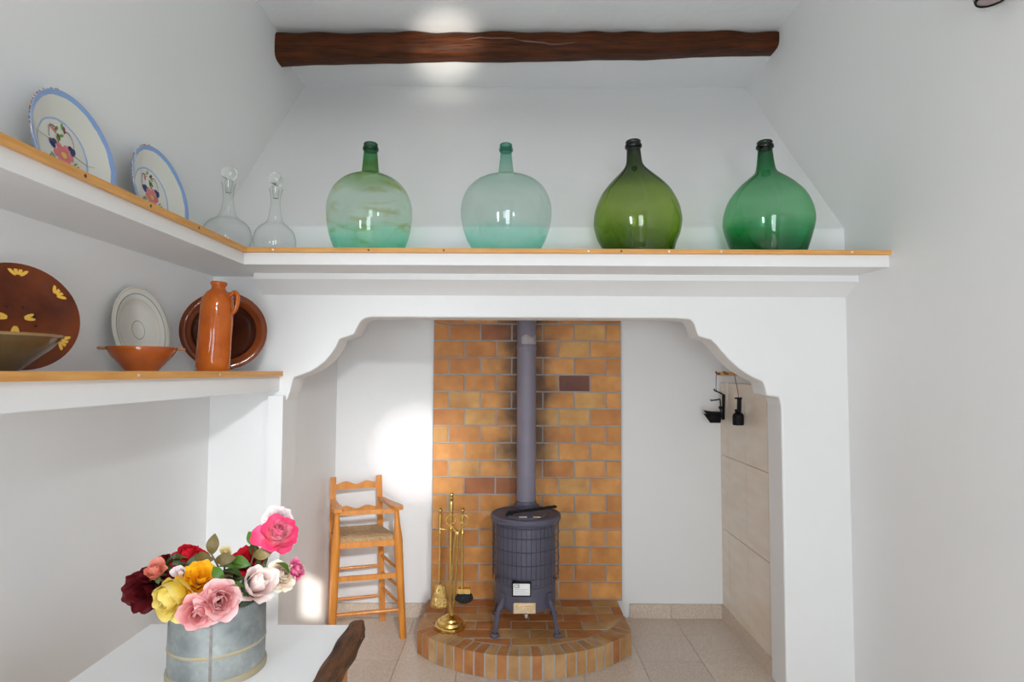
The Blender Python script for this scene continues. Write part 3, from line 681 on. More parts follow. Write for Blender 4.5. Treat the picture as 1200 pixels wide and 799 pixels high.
for a in (-138, -42, 42, 138):
    t = math.radians(a); d = V((math.cos(t), math.sin(t), 0)); b0 = V((SC.x, SC.y, 0))
    lg = MB().tube(smooth_pts([b0 + d * .172 + V((0, 0, .33)), b0 + d * .185 + V((0, 0, .30)), b0 + d * .212 + V((0, 0, .26)), b0 + d * .226 + V((0, 0, .20)), b0 + d * .238 + V((0, 0, .145))], 3), [.014] * 12 + [.011], 8)
    lg.lathe([(0, HT), (.026, HT), (.027, HT + .008), (.02, HT + .018), (0, HT + .02)], Matrix.Translation(b0 + d * .240), 16)
    sd = V((-d.y, d.x, 0)); M = Matrix((sd, d, V((0, 0, 1)))).transposed().to_4x4(); M.translation = b0 + d * .176
    lg.box(-.022, .022, -.004, .010, .285, .36, M)
    lg.build('leg', STOVE, st)
# name plate and draught slide, curved to the drum
def drum_patch(mb, x0, x1, z0, z1, off, th=.003, rad=.178):
    def fn(u, v):
        x = x0 + (x1 - x0) * u; return (SC.x + x, SC.y - math.sqrt((rad + off) ** 2 - x * x), z0 + (z1 - z0) * v)
    mb.grid(fn, 6, 1); 
    return mb
def plate(name, ma, x0, x1, z0, z1, off):
    mb = MB().box(SC.x + x0, SC.x + x1, SC.y - .178 - off, SC.y - .165, z0, z1).bevel(.0015); return mb.build(name, ma, st, False)
rp_ = plate('rating_plate', STEEL, -.074, .020, .372, .438, .022)
fr_ = MB()
for x0, x1, z0, z1 in ((-.080, -.074, .367, .443), (.020, .026, .367, .443), (-.074, .020, .367, .372), (-.074, .020, .438, .443)): fr_.box(SC.x + x0, SC.x + x1, SC.y - .203, SC.y - .165, z0, z1)
fr_.build('plate_frame', IRON, st, False)
fc = bpy.data.curves.new('ce_mark', 'FONT'); fc.body = 'CE'; fc.size = .028; fc.extrude = .0004; fc.materials.append(DARKPRINT)
fo = bpy.data.objects.new('ce_mark', fc); COL.objects.link(fo); bpy.context.view_layer.update(); ceme = bpy.data.meshes.new_from_object(fo); bpy.data.objects.remove(fo)
fo = link('ce_mark', ceme, rp_); fo.location = (-.070, -.2012, .414 - HT); fo.rotation_euler = (PI / 2, 0, 0)
dl = MB()
for i in range(3): dl.box(SC.x - .066, SC.x + .012 - .014 * (i % 2), SC.y - .2012, SC.y - .199, .404 - .010 * i, .406 - .010 * i)
pl_ = dl.build('print_lines', mat('grey_print', (.35, .35, .36), .5), rp_, False); pl_['kind'] = 'stuff'
ds_ = plate('draught_slide', BRASSW, -.072, .052, .268, .326, .010)
MB().box(SC.x - .04, SC.x + .02, SC.y - .202, SC.y - .185, .294, .310).bevel(.003).build('slide_handle', BRASSW, ds_, False)
MB().tube([(SC.x, SC.y - .175, .268), (SC.x, SC.y - .185, .262), (SC.x, SC.y - .187, .244)], [.012, .012, .009], 10).build('drain_knob', STEEL, st)

# stove pipe
pc = V((.093, 3.80, .78)); pp = thing('stove_pipe', 'tall grey enamel stove pipe rising in front of the brick panel', 'pipe', pc)
Tp = Matrix.Translation((pc.x, pc.y, 0)); r = .0605
MB().lathe([(r, .785), (r, 1.772), (r + .002, 1.776), (r + .002, 1.785)], Tp, 40).build('lower_section', PIPE, pp, True, .6)
us_ = MB().lathe([(r + .001, 1.768), (r + .0035, 1.770), (r + .0035, 1.79), (r + .001, 1.796), (r + .0015, 2.358)], Tp, 40).build('upper_section', PIPE, pp, True, .6)
MB().lathe([(r, .786), (r + .022, .786), (r + .022, .794), (r + .006, .802), (r + .004, .82), (r, .822)], Tp, 40).build('collar', STOVE, pp, True, .6)
lbp = []
def labfn(u, v):
    t = math.radians(-120 + 95 * u); rr = r + .0045
    zt = 1.872 - .028 * (1 - u) ** .5 + .012 * math.sin(u * 7); return (pc.x + rr * math.cos(t), pc.y + rr * math.sin(t), 1.802 + (zt - 1.802) * v)
MB().grid(labfn, 10, 3).build('torn_label', CLEARPAPER, us_)

# ------------------------------------------------------------------ fire tools
FB = V((-.355, 3.575, HT)); fs = thing('fire_tool_stand', 'brass fire tool stand with stepped octagonal foot on the hearth', 'stand', FB)
Tf = Matrix.Translation(FB)
MB().lathe([(0, 0), (.094, 0), (.096, .008), (.094, .022), (.074, .030)], Tf @ Matrix.Rotation(PI / 8, 4, 'Z'), 8).lathe([(.078, .028), (.074, .044), (.058, .050), (.054, .060), (.040, .066), (.030, .072), (.018, .080), (.011, .084), (0, .084)], Tf, 32).build('foot', BRASS, fs, True, .5)
MB().lathe(sm_prof([(.0105, .08), (.0095, .3), (.0095, .55), (.013, .565), (.0095, .575), (.0105, .64), (.013, .72), (.009, .735), (.015, .748), (.010, .758), (.014, .768), (.010, .778), (0, .782)], 2), Tf, 18).build('pole', BRASS, fs, True, .8)
hz = HT + .568
hk_ = MB().lathe([(0, -.003), (.034, -.003), (.036, 0), (.034, .003), (0, .003)], Matrix.Translation((FB.x, FB.y, hz)), 24)
for a in (180, 0, -60):
    d = V((math.cos(math.radians(a)), math.sin(math.radians(a)), 0)); e = FB + V((0, 0, hz - HT))
    hk_.tube([e + d * .02, e + d * .058, e + d * .068 + V((0, 0, .006)), e + d * .07 + V((0, 0, .016))], .0045, 8)
hk_.build('hook_plate', BRASS, fs)
def tool_rod(root, x, y, z0, z1):
    return MB().lathe(sm_prof([(.0075, z0), (.0065, z0 + .1), (.0065, z1 - .17), (.0095, z1 - .15), (.0065, z1 - .14), (.0085, z1 - .07), (.0065, z1 - .03), (.012, z1 - .02), (.008, z1 - .01), (.011, z1 - .004), (0, z1)], 2), Matrix.Translation((x, y, 0)), 12)
# shovel
sx_, sy_ = FB.x - .065, FB.y
sh = thing('fire_shovel', 'brass ash shovel with embossed blade hanging on the stand', 'shovel', (sx_, sy_, .25), 'brass fire tools on the stand')
tool_rod(sh, sx_, sy_, .36, .825).build('handle', BRASS, sh, True, .8)
def blade(u, v):
    x = (u - .5); wv = .062 + .040 * v - .03 * max(0, (.25 - v) / .25) ** 2
    return (sx_ + x * wv * 1.05, sy_ - .022 - .006 * v + .10 * x * x + .006 * math.cos(u * 12) * math.sin(v * PI) * .3, .385 - .135 * v)
bl_ = MB().grid(blade, 10, 8).build('blade', mat('embossed_brass', (.80, .58, .22), .34, metal=1, bump=1, bscale=70), sh, True, 3)
so = bl_.modifiers.new('thickness', 'SOLIDIFY'); so.thickness = .003
MB().tube([(sx_, sy_, .37), (sx_, sy_ - .012, .362), (sx_, sy_ - .022, .35)], .008, 8).build('socket', BRASS, sh)
# brush
bx_, by_ = FB.x + .068, FB.y
br = thing('hearth_brush', 'brass hearth brush with black bristles hanging on the stand', 'brush', (bx_, by_, .28), 'brass fire tools on the stand')
tool_rod(br, bx_, by_, .35, .825).build('handle', BRASS, br, True, .8)
MB().box(bx_ - .022, bx_ + .050, by_ - .022, by_ + .014, .332, .360).bevel(.004).build('ferrule', BRASS, br, False)
def bris(u, v):
    a = u * 2 * PI; k = 1 + .45 * math.sin(v * PI * .7); rx, ry = .036 * k, .018 * k
    zz = .334 - .055 * v + .014 * v * math.cos(a) ** 2
    return (bx_ + .014 + rx * math.cos(a) + random.uniform(-.003, .003) * v, by_ - .004 + ry * math.sin(a), zz)
bz = MB().grid(bris, 28, 5); bmesh.ops.holes_fill(bz.b, edges=[e for e in bz.b.edges if e.is_boundary], sides=60); bo = bz.build('bristles', BRISTLE, br); bo['kind'] = 'stuff'
# tongs
tx_, ty_ = FB.x + .040, FB.y - .052
tg = thing('fire_tongs', 'brass fire tongs with curled scroll handles hanging on the stand', 'tongs', (tx_, ty_, .24), 'brass fire tools on the stand')
for s in (-1, 1):
    MB().tube(smooth_pts([(tx_ + s * .004, ty_, .70), (tx_ + s * .010 - .006, ty_, .6), (tx_ + s * .012 - .014, ty_, .45), (tx_ + s * .010 - .022, ty_, .32), (tx_ + s * .004 - .026, ty_, .22)], 3), [.0065] * 12 + [.008], 8).build('arm', BRASS, tg)
    c1 = V((tx_ + s * .034 + .004, ty_, .765))
    sp = [V((tx_ + s * .003, ty_, .69)), V((tx_ + s * .018, ty_, .71))] + [c1 + V((s * math.cos(t) * rr_, 0, math.sin(t) * rr_)) for t, rr_ in [(-1.6 + i * .52, .036 - .0014 * i) for i in range(14)]]
    MB().tube(smooth_pts(sp, 2), .0042, 7).build('scroll_handle', BRASS, tg)
MB().lathe([(0, -.008), (.010, -.007), (.011, 0), (.010, .007), (0, .008)], frame((tx_, ty_, .69), (0, 1, 0)), 14).build('pivot', BRASS, tg)

# ------------------------------------------------------------------ high chair
ch = thing('high_chair', 'tall varnished pine child chair with a woven rush seat in the niche', 'chair', (-.93, 3.8, 0))
BR0, BR1 = V((-.838, 3.995, 0)), V((-.868, 3.955, .945)); BL0, BL1 = V((-1.150, 3.905, 0)), V((-1.140, 3.865, .945))
FR0, FR1 = V((-.658, 3.735, 0)), V((-.703, 3.705, .795)); FL0, FL1 = V((-1.062, 3.632, 0)), V((-1.040, 3.620, .795))
lat = (BR1 - BL1); lat.z = 0; lat.normalize(); fwd = V((lat.y, -lat.x, 0))
for p, q in ((BR0, BR1), (BL0, BL1)):
    MB().bar(p, q, .036, .024, fwd).bevel(.005, 2).build('leg', CHAIRW, ch, False)
for p, q in ((FR0, FR1), (FL0, FL1)):
    pts = [p.lerp(q, t) for t in (0, .02, .35, .62, .70, .76, .80, .9, 1)]
    MB().tube(pts, [.018, .021, .023, .026, .027, .027, .024, .016, .0135], 10).build('leg', CHAIRW, ch, True)
def on(p, q, z): return p.lerp(q, (z - p.z) / (q.z - p.z))
def slat(z0, h, amp):
    a, c = on(BL0, BL1, z0), on(BR0, BR1, z0); mb = MB(); n = 24
    prof = [(0, 0)] + [(1, 0)] + [(1 - i / n, (h + amp * (math.cos((1 - i / n) * 2 * PI * 2.0 + PI) * .5 + .5) * (.4 + .6 * math.sin(PI * i / n)))) for i in range(n + 1)]
    L = (c - a).length; d = (c - a).normalized(); nn = V((d.y, -d.x, 0)).normalized()
    M = Matrix((d, V((0, 0, 1)), nn)).transposed().to_4x4(); M.translation = a + V((0, 0, 0)) - nn * .007
    mb.prism([(x * L, y) for x, y in prof], 0, .014, M); mb.build('back_slat', CHAIRW, ch, False)
slat(.868, .030, .022); slat(.712, .028, .022)
for (p0, p1, q0, q1) in ((BR0, BR1, FR0, FR1), (BL0, BL1, FL0, FL1)):
    a, c = on(p0, p1, .798), q1 + V((0, 0, .008)); d = (c - a).normalized(); e = c + d * .055
    M = frame(a, (0, 0, 1), d); L = (e - a).length
    pl = [(-.014, 0), (.014, 0), (.018, L * .4), (.030, L * .72), (.034, L * .88), (.022, L), (-.022, L), (-.034, L * .88), (-.030, L * .72), (-.018, L * .4)]
    MB().prism([(x, y) for x, y in pl], -.008, .012, M).bevel(.004).build('armrest', CHAIRW, ch, False)
MB().bar(FL1 + V((.0, 0, -.018)), FR1 + V((0, 0, -.018)), .016, .026, (0, 0, 1)).build('front_bar', CHAIRW, ch, False)
def rung(p, q, r=.0095, nm='rung'): MB().tube([p, p.lerp(q, .15), p.lerp(q, .5), p.lerp(q, .85), q], [r * .75, r, r * 1.1, r, r * .75], 9).build(nm, CHAIRW, ch)
for z, k in ((.385, 1), (.175, 0)):
    if k: MB().bar(on(FL0, FL1, z), on(FR0, FR1, z), .012, .030, (0, 0, 1)).bevel(.003).build('rung', CHAIRW, ch, False)
    else: rung(on(FL0, FL1, z), on(FR0, FR1, z), .012)
for z in (.36, .165): rung(on(BL0, BL1, z), on(BR0, BR1, z))
for z in (.41, .20, .30): rung(on(BR0, BR1, z + .02), on(FR0, FR1, z)); rung(on(BL0, BL1, z + .02), on(FL0, FL1, z))
cs = [on(BL0, BL1, .585), on(BR0, BR1, .585), on(FR0, FR1, .585), on(FL0, FL1, .585)]
for i in range(4): MB().bar(cs[i], cs[(i + 1) % 4], .022, .034, (0, 0, 1)).bevel(.004).build('seat_rail', CHAIRW, ch, False)
def seatfn(u, v):
    a = cs[3].lerp(cs[2], u); c = cs[0].lerp(cs[1], u); p = a.lerp(c, v); ctr = (cs[0] + cs[1] + cs[2] + cs[3]) / 4
    d = min(u, 1 - u, v, 1 - v); p = ctr + (p - ctr) * 1.05
    edge = max(0, 1 - d / .12); h = .046 * math.sqrt(max(0, 1 - edge ** 2)) + .004
    dx, dy = min(u, 1 - u), min(v, 1 - v)
    ridge = .0022 * math.sin((dx if dx < dy else dy) * 160)
    return p + V((0, 0, h + ridge - .010 * math.sin(PI * u) * math.sin(PI * v) + .0))
MB().grid(seatfn, 44, 44).build('rush_seat', RUSH, ch)

# ------------------------------------------------------------------ iron lamps on the peg rail
pr = thing('peg_rail', 'short pine peg rail on the tiled niche wall', 'rail', (1.385, 3.8, 1.62))
MB().box(1.368, 1.391, 3.56, 3.99, 1.608, 1.632).bevel(.003).build('rail', PINE, pr, False)
MB().box(1.387, 1.405, 3.62, 3.66, 1.605, 1.635).box(1.387, 1.405, 3.90, 3.94, 1.605, 1.635).build('bracket', PINE, pr, False)
for y in (3.93, 3.78, 3.62): MB().tube([(1.372, y, 1.618), (1.345, y, 1.622), (1.340, y, 1.635)], [.005, .005, .006], 8).build('peg', NAIL, pr)
def hang(pts, root, nm='cord'): MB().tube(pts, .0024, 6).build(nm, mat('brown_cord', (.20, .10, .09), .8), root)
ya = 3.93; ol = thing('iron_oil_lamp', 'black iron oil lamp with open spouted pan hanging nearest the niche corner', 'oil lamp', (1.345, ya, 1.33), 'black iron lamps hanging from the peg rail')
# shallow spouted pan, its spout pointing left and forward
ax = V((-.96, -.28, 0)).normalized(); ay = V((ax.y, -ax.x, 0))
def pan_fn(u, v):
    t = 2 * PI * u; k = (.55 + .45 * v)
    r_ = .043; d = r_ * math.cos(t) * (1.0 if math.cos(t) < 0 else 1.0 + 1.1 * max(0, math.cos(t)) ** 6)
    e_ = r_ * .8 * math.sin(t) * (1 - .45 * max(0, math.cos(t)) ** 2)
    return V((1.352, ya, 1.300)) + (ax * (d + .02) + ay * e_) * k + V((0, 0, .048 * v + .012 * max(0, math.cos(t)) ** 4 * v))
for dz, nm in ((0, 'lower_pan'), (.022, 'upper_pan')):
    mb = MB().grid(lambda u, v: pan_fn(u, v) + V((0, 0, dz)), 28, 5)
    bmesh.ops.remove_doubles(mb.b, verts=mb.b.verts, dist=.0004); bmesh.ops.holes_fill(mb.b, edges=[e for e in mb.b.edges if e.is_boundary and e.verts[0].co.z < 1.301 + dz and e.verts[1].co.z < 1.301 + dz], sides=60)
    o_ = mb.build(nm, IRON, ol, True, 1.0); so = o_.modifiers.new('thickness', 'SOLIDIFY'); so.thickness = .004
B0 = V((1.372, ya, 0))
MB().bar(B0 + V((.012, 0, 1.32)), B0 + V((.018, 0, 1.485)), .018, .007, (0, 1, 0)).build('back_plate', IRON, ol, False)
MB().tube(smooth_pts([B0 + V((.018, 0, 1.48)), B0 + V((0, 0, 1.492)), B0 + V((-.025, -.01, 1.502)), B0 + V((-.048, -.02, 1.512)), B0 + V((-.050, -.02, 1.522))], 3), .005, 7).build('hook_arm', IRON, ol)
MB().tube(smooth_pts([B0 + V((-.002, 0, 1.34)), B0 + V((-.004, 0, 1.42)), B0 + V((-.008, 0, 1.452)), B0 + V((-.03, -.01, 1.450)), B0 + V((-.07, -.02, 1.446)), B0 + V((-.075, -.02, 1.452))], 3), .0045, 7).build('wick_arm', IRON, ol)
MB().lathe([(0, -.012), (.011, -.006), (.013, 0), (.011, .008), (0, .013)], Matrix.Translation(B0 + V((-.004, 0, 1.398))), 12).build('knob', IRON, ol)
hang([(1.345, ya, 1.630), (1.342, ya, 1.59), (1.338, ya - .006, 1.53), (1.340, ya - .008, 1.502)], ol)
yb = 3.60; lb = thing('iron_hanging_lamp', 'black iron lamp with round cup below a flat handle hanging from the rail', 'oil lamp', (1.366, yb, 1.33), 'black iron lamps hanging from the peg rail')
Tl = Matrix.Translation((1.358, yb, 0))
MB().lathe([(0, 1.312), (.030, 1.314), (.033, 1.322), (.033, 1.365), (.030, 1.378), (.022, 1.386), (.014, 1.392), (0, 1.393)], Tl, 28).build('cup', IRON, lb)
MB().bar((1.363, yb, 1.38), (1.367, yb, 1.478), .024, .010, (0, 1, 0)).build('handle', IRON, lb, False)
MB().box(1.341, 1.381, yb - .008, yb + .008, 1.470, 1.480).build('cross_tab', IRON, lb, False)
MB().lathe([(0, -.01), (.009, -.005), (.010, 0), (.009, .005), (0, .01)], Matrix.Translation((1.347, yb, 1.40)), 10).build('knob', IRON, lb)
hang([(1.345, 3.62, 1.632), (1.348, 3.61, 1.59), (1.358, yb, 1.52), (1.362, yb, 1.478)], lb)

# lamp fitting high on the right wall
wl = thing('wall_lamp', 'small grey wall lamp fitting high on the right wall', 'lamp', (1.70, 2.10, 2.98))
MB().box(1.690, 1.745, 1.85, 2.0, 2.935, 2.96).box(1.70, 1.745, 1.88, 1.97, 2.913, 2.938).bevel(.004).build('bracket', PLASTER, wl, False)
MB().lathe(sm_prof([(0, 2.965), (.040, 2.968), (.050, 2.978), (.054, 3.0), (.046, 3.03), (.03, 3.05), (0, 3.052)], 2), Matrix.Translation((1.675, 2.03, -.028)), 28).build('lamp_cup', GREYPAINT, wl)
MB().lathe([(.041, 2.966), (.046, 2.964), (.049, 2.972), (.044, 2.974)], Matrix.Translation((1.675, 2.03, -.028)), 28).build('ring', IRON, wl)

# ------------------------------------------------------------------ table, bucket
TZ = .73
tb_ = thing('table', 'white-topped table with a rough dark timber edge in the lower left', 'table', (-.9, 1.6, 0))
MB().box(-1.275, -.573, .85, 2.165, TZ - .045, TZ).bevel(.012, 3).build('tabletop', CLOTH, tb_, True, .9)
def edgefn(u, v):
    y = .80 + 1.375 * u; t = 2 * PI * v; c, s_ = math.cos(t), math.sin(t); e = .5
    wx = .029 + .004 * math.sin(u * 17) + .003 * math.sin(u * 41 + 2) + .006 * max(0, (u - .93) / .07)
    wob = .003 * math.sin(u * 60 + v * 20)
    return (-.547 + math.copysign(abs(c) ** e, c) * wx + wob + .003 * math.sin(u * 9), y + .004 * c, TZ - .022 + math.copysign(abs(s_) ** e, s_) * (.036 + .003 * math.sin(u * 23)) + wob)
ed = MB().grid(edgefn, 70, 18); bmesh.ops.remove_doubles(ed.b, verts=ed.b.verts, dist=.0003)
bmesh.ops.holes_fill(ed.b, edges=[e for e in ed.b.edges if e.is_boundary], sides=40)
ed.build('timber_edge', OLDWOOD, tb_, True, 1.0)
MB().box(-.580, -.552, .9, 2.075, TZ - .17, TZ - .055).build('apron', TABLEWOOD, tb_, False)
MB().box(-1.25, -1.22, .9, 2.075, TZ - .15, TZ - .045).build('apron', TABLEWOOD, tb_, False)
for x in (-.58, -1.22):
    for y in (2.06, .95): MB().bar((x, y, 0), (x, y, TZ - .04), .05, .05).bevel(.004).build('leg', TABLEWOOD, tb_, False)

def galv(name):
    ma, n, l, b = newmat(name)
    tc = n.new('ShaderNodeTexCoord')
    t = n.new('ShaderNodeTexNoise'); t.inputs['Scale'].default_value = 9; t.inputs['Detail'].default_value = 6; l.new(tc.outputs['Object'], t.inputs['Vector'])
    v = n.new('ShaderNodeTexVoronoi'); v.inputs['Scale'].default_value = 70; l.new(tc.outputs['Object'], v.inputs['Vector'])
    r = n.new('ShaderNodeValToRGB'); e = r.color_ramp.elements; e[0].position = .32; e[0].color = (.165, .185, .185, 1); e[1].position = .7; e[1].color = (.34, .36, .345, 1)
    l.new(t.outputs['Fac'], r.inputs[0])
    sx = n.new('ShaderNodeSeparateColor'); l.new(v.outputs['Color'], sx.inputs[0])
    mr = n.new('ShaderNodeMapRange'); mr.inputs[3].default_value = .92; mr.inputs[4].default_value = 1.08; l.new(sx.outputs[0], mr.inputs[0])
    hs = n.new('ShaderNodeHueSaturation'); l.new(mr.outputs[0], hs.inputs['Value']); l.new(r.outputs[0], hs.inputs['Color'])
    l.new(hs.outputs[0], b.inputs['Base Color']); b.inputs['Metallic'].default_value = .35; b.inputs['Roughness'].default_value = .48
    return ma
GALV = galv('galvanised_steel')
RUSTY = mat('ochre_rusted_band', (.36, .27, .13), .6, c2=(.29, .29, .25), vscale=18)
BC = V((-.888, 1.855, TZ)); BRD = .134
bk = thing('steel_bucket', 'round galvanised steel bucket holding roses on the white table', 'bucket', BC)
Tb = Matrix.Translation(BC)
MB().lathe([(0, .012), (BRD - .001, .012), (BRD, .0), (BRD + .001, .10), (BRD - .001, .215), (BRD - .003, .215), (BRD - .002, .02), (0, .02)], Tb, 64).build('body', GALV, bk, True, .8)
MB().lathe([(BRD - .002, 0), (BRD + .005, .001), (BRD + .006, .012), (BRD + .004, .020), (BRD, .022)], Tb, 64).build('foot_band', RUSTY, bk, True, .8)
MB().lathe([(BRD, .081), (BRD + .0022, .084), (BRD + .0022, .090), (BRD, .093)], Tb, 64).build('band', RUSTY, bk, True, .8)
MB().lathe([(BRD - .004, .210), (BRD + .001, .210), (BRD + .004, .216), (BRD, .222), (BRD - .004, .217)], Tb, 64).build('rim', GALV, bk, True, .8)
sa = math.atan2(1.72 - 1.855, -.838 + .888)
sa = math.radians(-72)
sd = V((math.cos(sa), math.sin(sa), 0))
MB().bar(BC + sd * (BRD + .001) + V((0, 0, .004)), BC + sd * (BRD + .001) + V((0, 0, .212)), .007, .004, sd).build('seam', mat('seam_rust', (.14, .10, .08), .6, c2=(.25, .24, .22), vscale=30), bk, False)

# ------------------------------------------------------------------ roses
LEAFM = [mat('rose_leaf_green', (.055, .095, .020), .45, c2=(.028, .052, .012), vscale=20, spec=.3), mat('rose_leaf_olive', (.16, .105, .028), .5, c2=(.085, .07, .02), vscale=20, spec=.3), mat('rose_leaf_bright', (.075, .17, .018), .45, c2=(.045, .11, .014), vscale=20, spec=.3), mat('rose_leaf_dark', (.018, .034, .010), .5, c2=(.010, .022, .007), vscale=20, spec=.2)]
STEMM = mat('rose_stem', (.06, .075, .025), .5, c2=(.08, .04, .02), vscale=20)
def petal_mesh(ma, W, H, cup, curl, ruf, seed):
    rnd = random.Random(seed); ph = rnd.uniform(0, 6)
    def fn(u, v):
        a = (u - .5) * 2; w_ = W * (.30 + .70 * math.sin(min(v * 1.05, 1) * PI * .62) ** .8) * math.sqrt(max(.02, 1 - max(0, (v - .55) / .62) ** 2))
        ang = a * cup
        x = w_ * math.sin(ang) / max(cup, .2) * 1.0; y = -w_ * (1 - math.cos(ang)) / max(cup, .2)
        y += curl * H * max(0, v - .55) ** 2 * 3.2 + .10 * H * math.sin(v * PI) * (1 - .3 * a * a)
        z = H * v * (1 - .10 * a * a * v) + ruf * H * math.sin(a * 5 + ph) * v * v * .5
        y += ruf * H * math.cos(a * 4 + ph) * v * v
        return (x, y, z)
    return MB().grid(fn, 7, 6).mesh('petal', ma, True, 3)
leaf_cache = {}
def leaf_mesh(i):
    if i not in leaf_cache:
        def fn(u, v):
            a = (u - .5) * 2; w_ = .30 * math.sin(PI * min(1, v * .96 + .02)) ** .85 * (1 + .05 * math.sin(v * 50))
            return (a * w_, v, .10 * abs(a) * w_ * 2 + .12 * math.sin(v * PI) - .2 * v * v)
        leaf_cache[i] = MB().grid(fn, 4, 9).mesh('leaf', LEAFM[i], True, 3)
    return leaf_cache[i]
def add_leaf(parent, base, d, ln, i, up_=(0, 0, 1)):
    d = V(d).normalized(); n = V(up_); n = (n - d * n.dot(d)).normalized(); x = d.cross(n)
    M = Matrix((x * ln, d * ln, n * ln)).transposed().to_4x4(); M.translation = V(base) - wloc(parent)
    o = link('leaf', leaf_mesh(i), parent); o.matrix_local = M; return o
def px(x, y, Y):   # a point of the bouquet at depth Y
    d = rt * ((x - 600) / F_PX) + up * ((399.5 - y) / F_PX) + fw
    return V((0, 0, 1.63)) + d * (Y / d.y)
def rose(c, R, face, ma, label, style='open', leaves=(), seed=1, layers=None, root_dx=0):
    """c: heart of the bloom; R: its radius; face: the way it looks"""
    rnd = random.Random(seed); f = V(face).normalized()
    H = R * (1.32 if style == 'bud' else 1.10); base = V(c) - f * H * .5
    o = thing('rose', label, 'rose', base, 'roses in the steel bucket')
    Q = f.to_track_quat('Z', 'Y').to_matrix().to_4x4()
    if layers is None:
        layers = {'open': [(3, 2, .10, 1.0, .62, 1.25, .0), (4, 9, .16, 1.0, .74, 1.15, .05), (5, 20, .20, 1.0, .85, 1.0, .16), (5, 38, .22, .98, .95, .85, .28), (6, 58, .22, .95, 1.0, .7, .38)],
                  'bud': [(3, 0, .08, 1.0, .55, 1.3, .0), (4, 6, .14, 1.0, .70, 1.2, .03), (5, 15, .18, 1.0, .82, 1.05, .14), (4, 34, .2, .9, .85, .9, .3)],
                  'loose': [(3, 8, .10, .9, .6, 1.1, .05), (5, 28, .16, 1.0, .85, .8, .18), (6, 52, .18, 1.0, .95, .55, .26), (6, 74, .18, .98, 1.0, .45, .2)],
                  'small': [(3, 2, .1, 1, .6, 1.2, 0), (4, 20, .16, 1, .8, 1.0, .2), (4, 45, .18, .9, .9, .8, .3)]}[style]
    for li, (n, tilt, rr, hh, ww, cup, curl) in enumerate(layers):
        me = petal_mesh(ma[min(li, len(ma) - 1)] if isinstance(ma, list) else ma, H * ww * .62, H * hh, cup, curl, .05 if style != 'loose' else .10, seed * 10 + li)
        for k in range(n):
            th = 2 * PI * (k + .37 * li + rnd.uniform(-.08, .08)) / n
            q_ = li / max(1, len(layers) - 1)
            t = math.radians(tilt + rnd.uniform(-6, 6) * (1 + 1.6 * q_)); s = rnd.uniform(.94 - .22 * q_, 1.06 + .06 * q_)
            M = Q @ Matrix.Rotation(th, 4, 'Z') @ Matrix.Translation((0, H * rr * .75, 0)) @ Matrix.Rotation(-t, 4, 'X') @ Matrix.Scale(s, 4)
            p = link('petal', me, o); p.matrix_local = M
    # stem down into the bucket
    t0 = base + f * .004; foot = V((BC.x + (c[0] - BC.x) * .30 + root_dx, BC.y + (c[1] - BC.y) * .30, TZ + .06 + rnd.uniform(0, .03)))
    rimp = V((BC.x + max(-.10, min(.10, (c[0] - BC.x) * .72)), BC.y + max(-.09, min(.09, (c[1] - BC.y) * .7)), TZ + .228))
    mid = t0.lerp(rimp, .45) - f * R * .35 + V((0, 0, .012))
    pts = smooth_pts([t0, t0 - f * R * .35, mid, rimp, foot], 4)
    MB().tube(pts, .0032, 7).build('stem', STEMM, o)
    cal = MB()
    cal.lathe([(0, -R * .16), (R * .10, -R * .13), (R * .16, -R * .02), (R * .20, R * .10)], Matrix.Translation(base) @ Q, 10); cal = cal.build('calyx', LEAFM[0], o)
    for k in range(4):
        th = 2 * PI * k / 4 + .4; d = Q.to_3x3() @ V((math.cos(th), math.sin(th), -.3)); add_leaf(cal, base, d, R * .7, 0, f).name = 'sepal'
    for (lp, d, ln, i) in leaves: add_leaf(o, lp, d, ln, i)
    return o
M_ = petal_mat
DK = M_('dark_red_petal', (.10, .004, .007), (.025, .002, .003)); OR_ = M_('peach_petal', (.80, .27, .20), (.82, .46, .10)); RED = M_('red_petal', (.62, .012, .028), (.40, .006, .015))
LEM = M_('lemon_petal', (.88, .68, .10), (.78, .52, .03), (.9, .78, .28)); GOLD = M_('golden_petal', (.90, .46, .012), (.82, .32, .005)); LPK = M_('light_pink_petal', (.84, .44, .44), (.78, .26, .28), (.86, .58, .56))
PNK = M_('pink_petal', (.82, .33, .33), (.72, .12, .15), (.85, .48, .46)); BLU = M_('blush_petal', (.84, .68, .64), (.80, .48, .44), (.87, .78, .74)); CRM = M_('cream_petal', (.84, .74, .60), (.80, .60, .40))
HPK = M_('hot_pink_petal', (.80, .085, .20), (.82, .30, .36), (.74, .04, .14)); HP2 = M_('rose_pink_petal', (.84, .34, .42), (.85, .5, .5), (.78, .12, .24)); MAG = M_('magenta_petal', (.72, .10, .28), (.5, .02, .08), (.82, .3, .42)); WHT = M_('white_petal', (.84, .74, .74), (.82, .5, .56))
CB = M_('cream_bud_petal', (.82, .72, .42), (.7, .55, .2))
toc = V((0, 0, 1.63))
def face_to(c, dx, dz, k=1.0):
    v = (toc - V(c)).normalized(); r_ = v.cross(V((0, 0, 1))).normalized(); r_ = -r_ ; u_ = r_.cross(v).normalized() * -1 if r_.cross(v).z < 0 else r_.cross(v).normalized()
    return v * k + r_ * dx + u_ * dz
def R3(px_, py_, Y, rpx, dx, dz, ma, label, style, seed, leaves=(), k=1.0):
    c = px(px_, py_, Y); R = rpx * Y / F_PX * 1.06
    return rose(c, R, face_to(c, dx, dz, k), ma, label, style, leaves, seed)
R3(172, 692, 1.80, 23, -.55, -.30, DK, 'dark velvety maroon rose drooping at the left end of the bouquet', 'loose', 11)
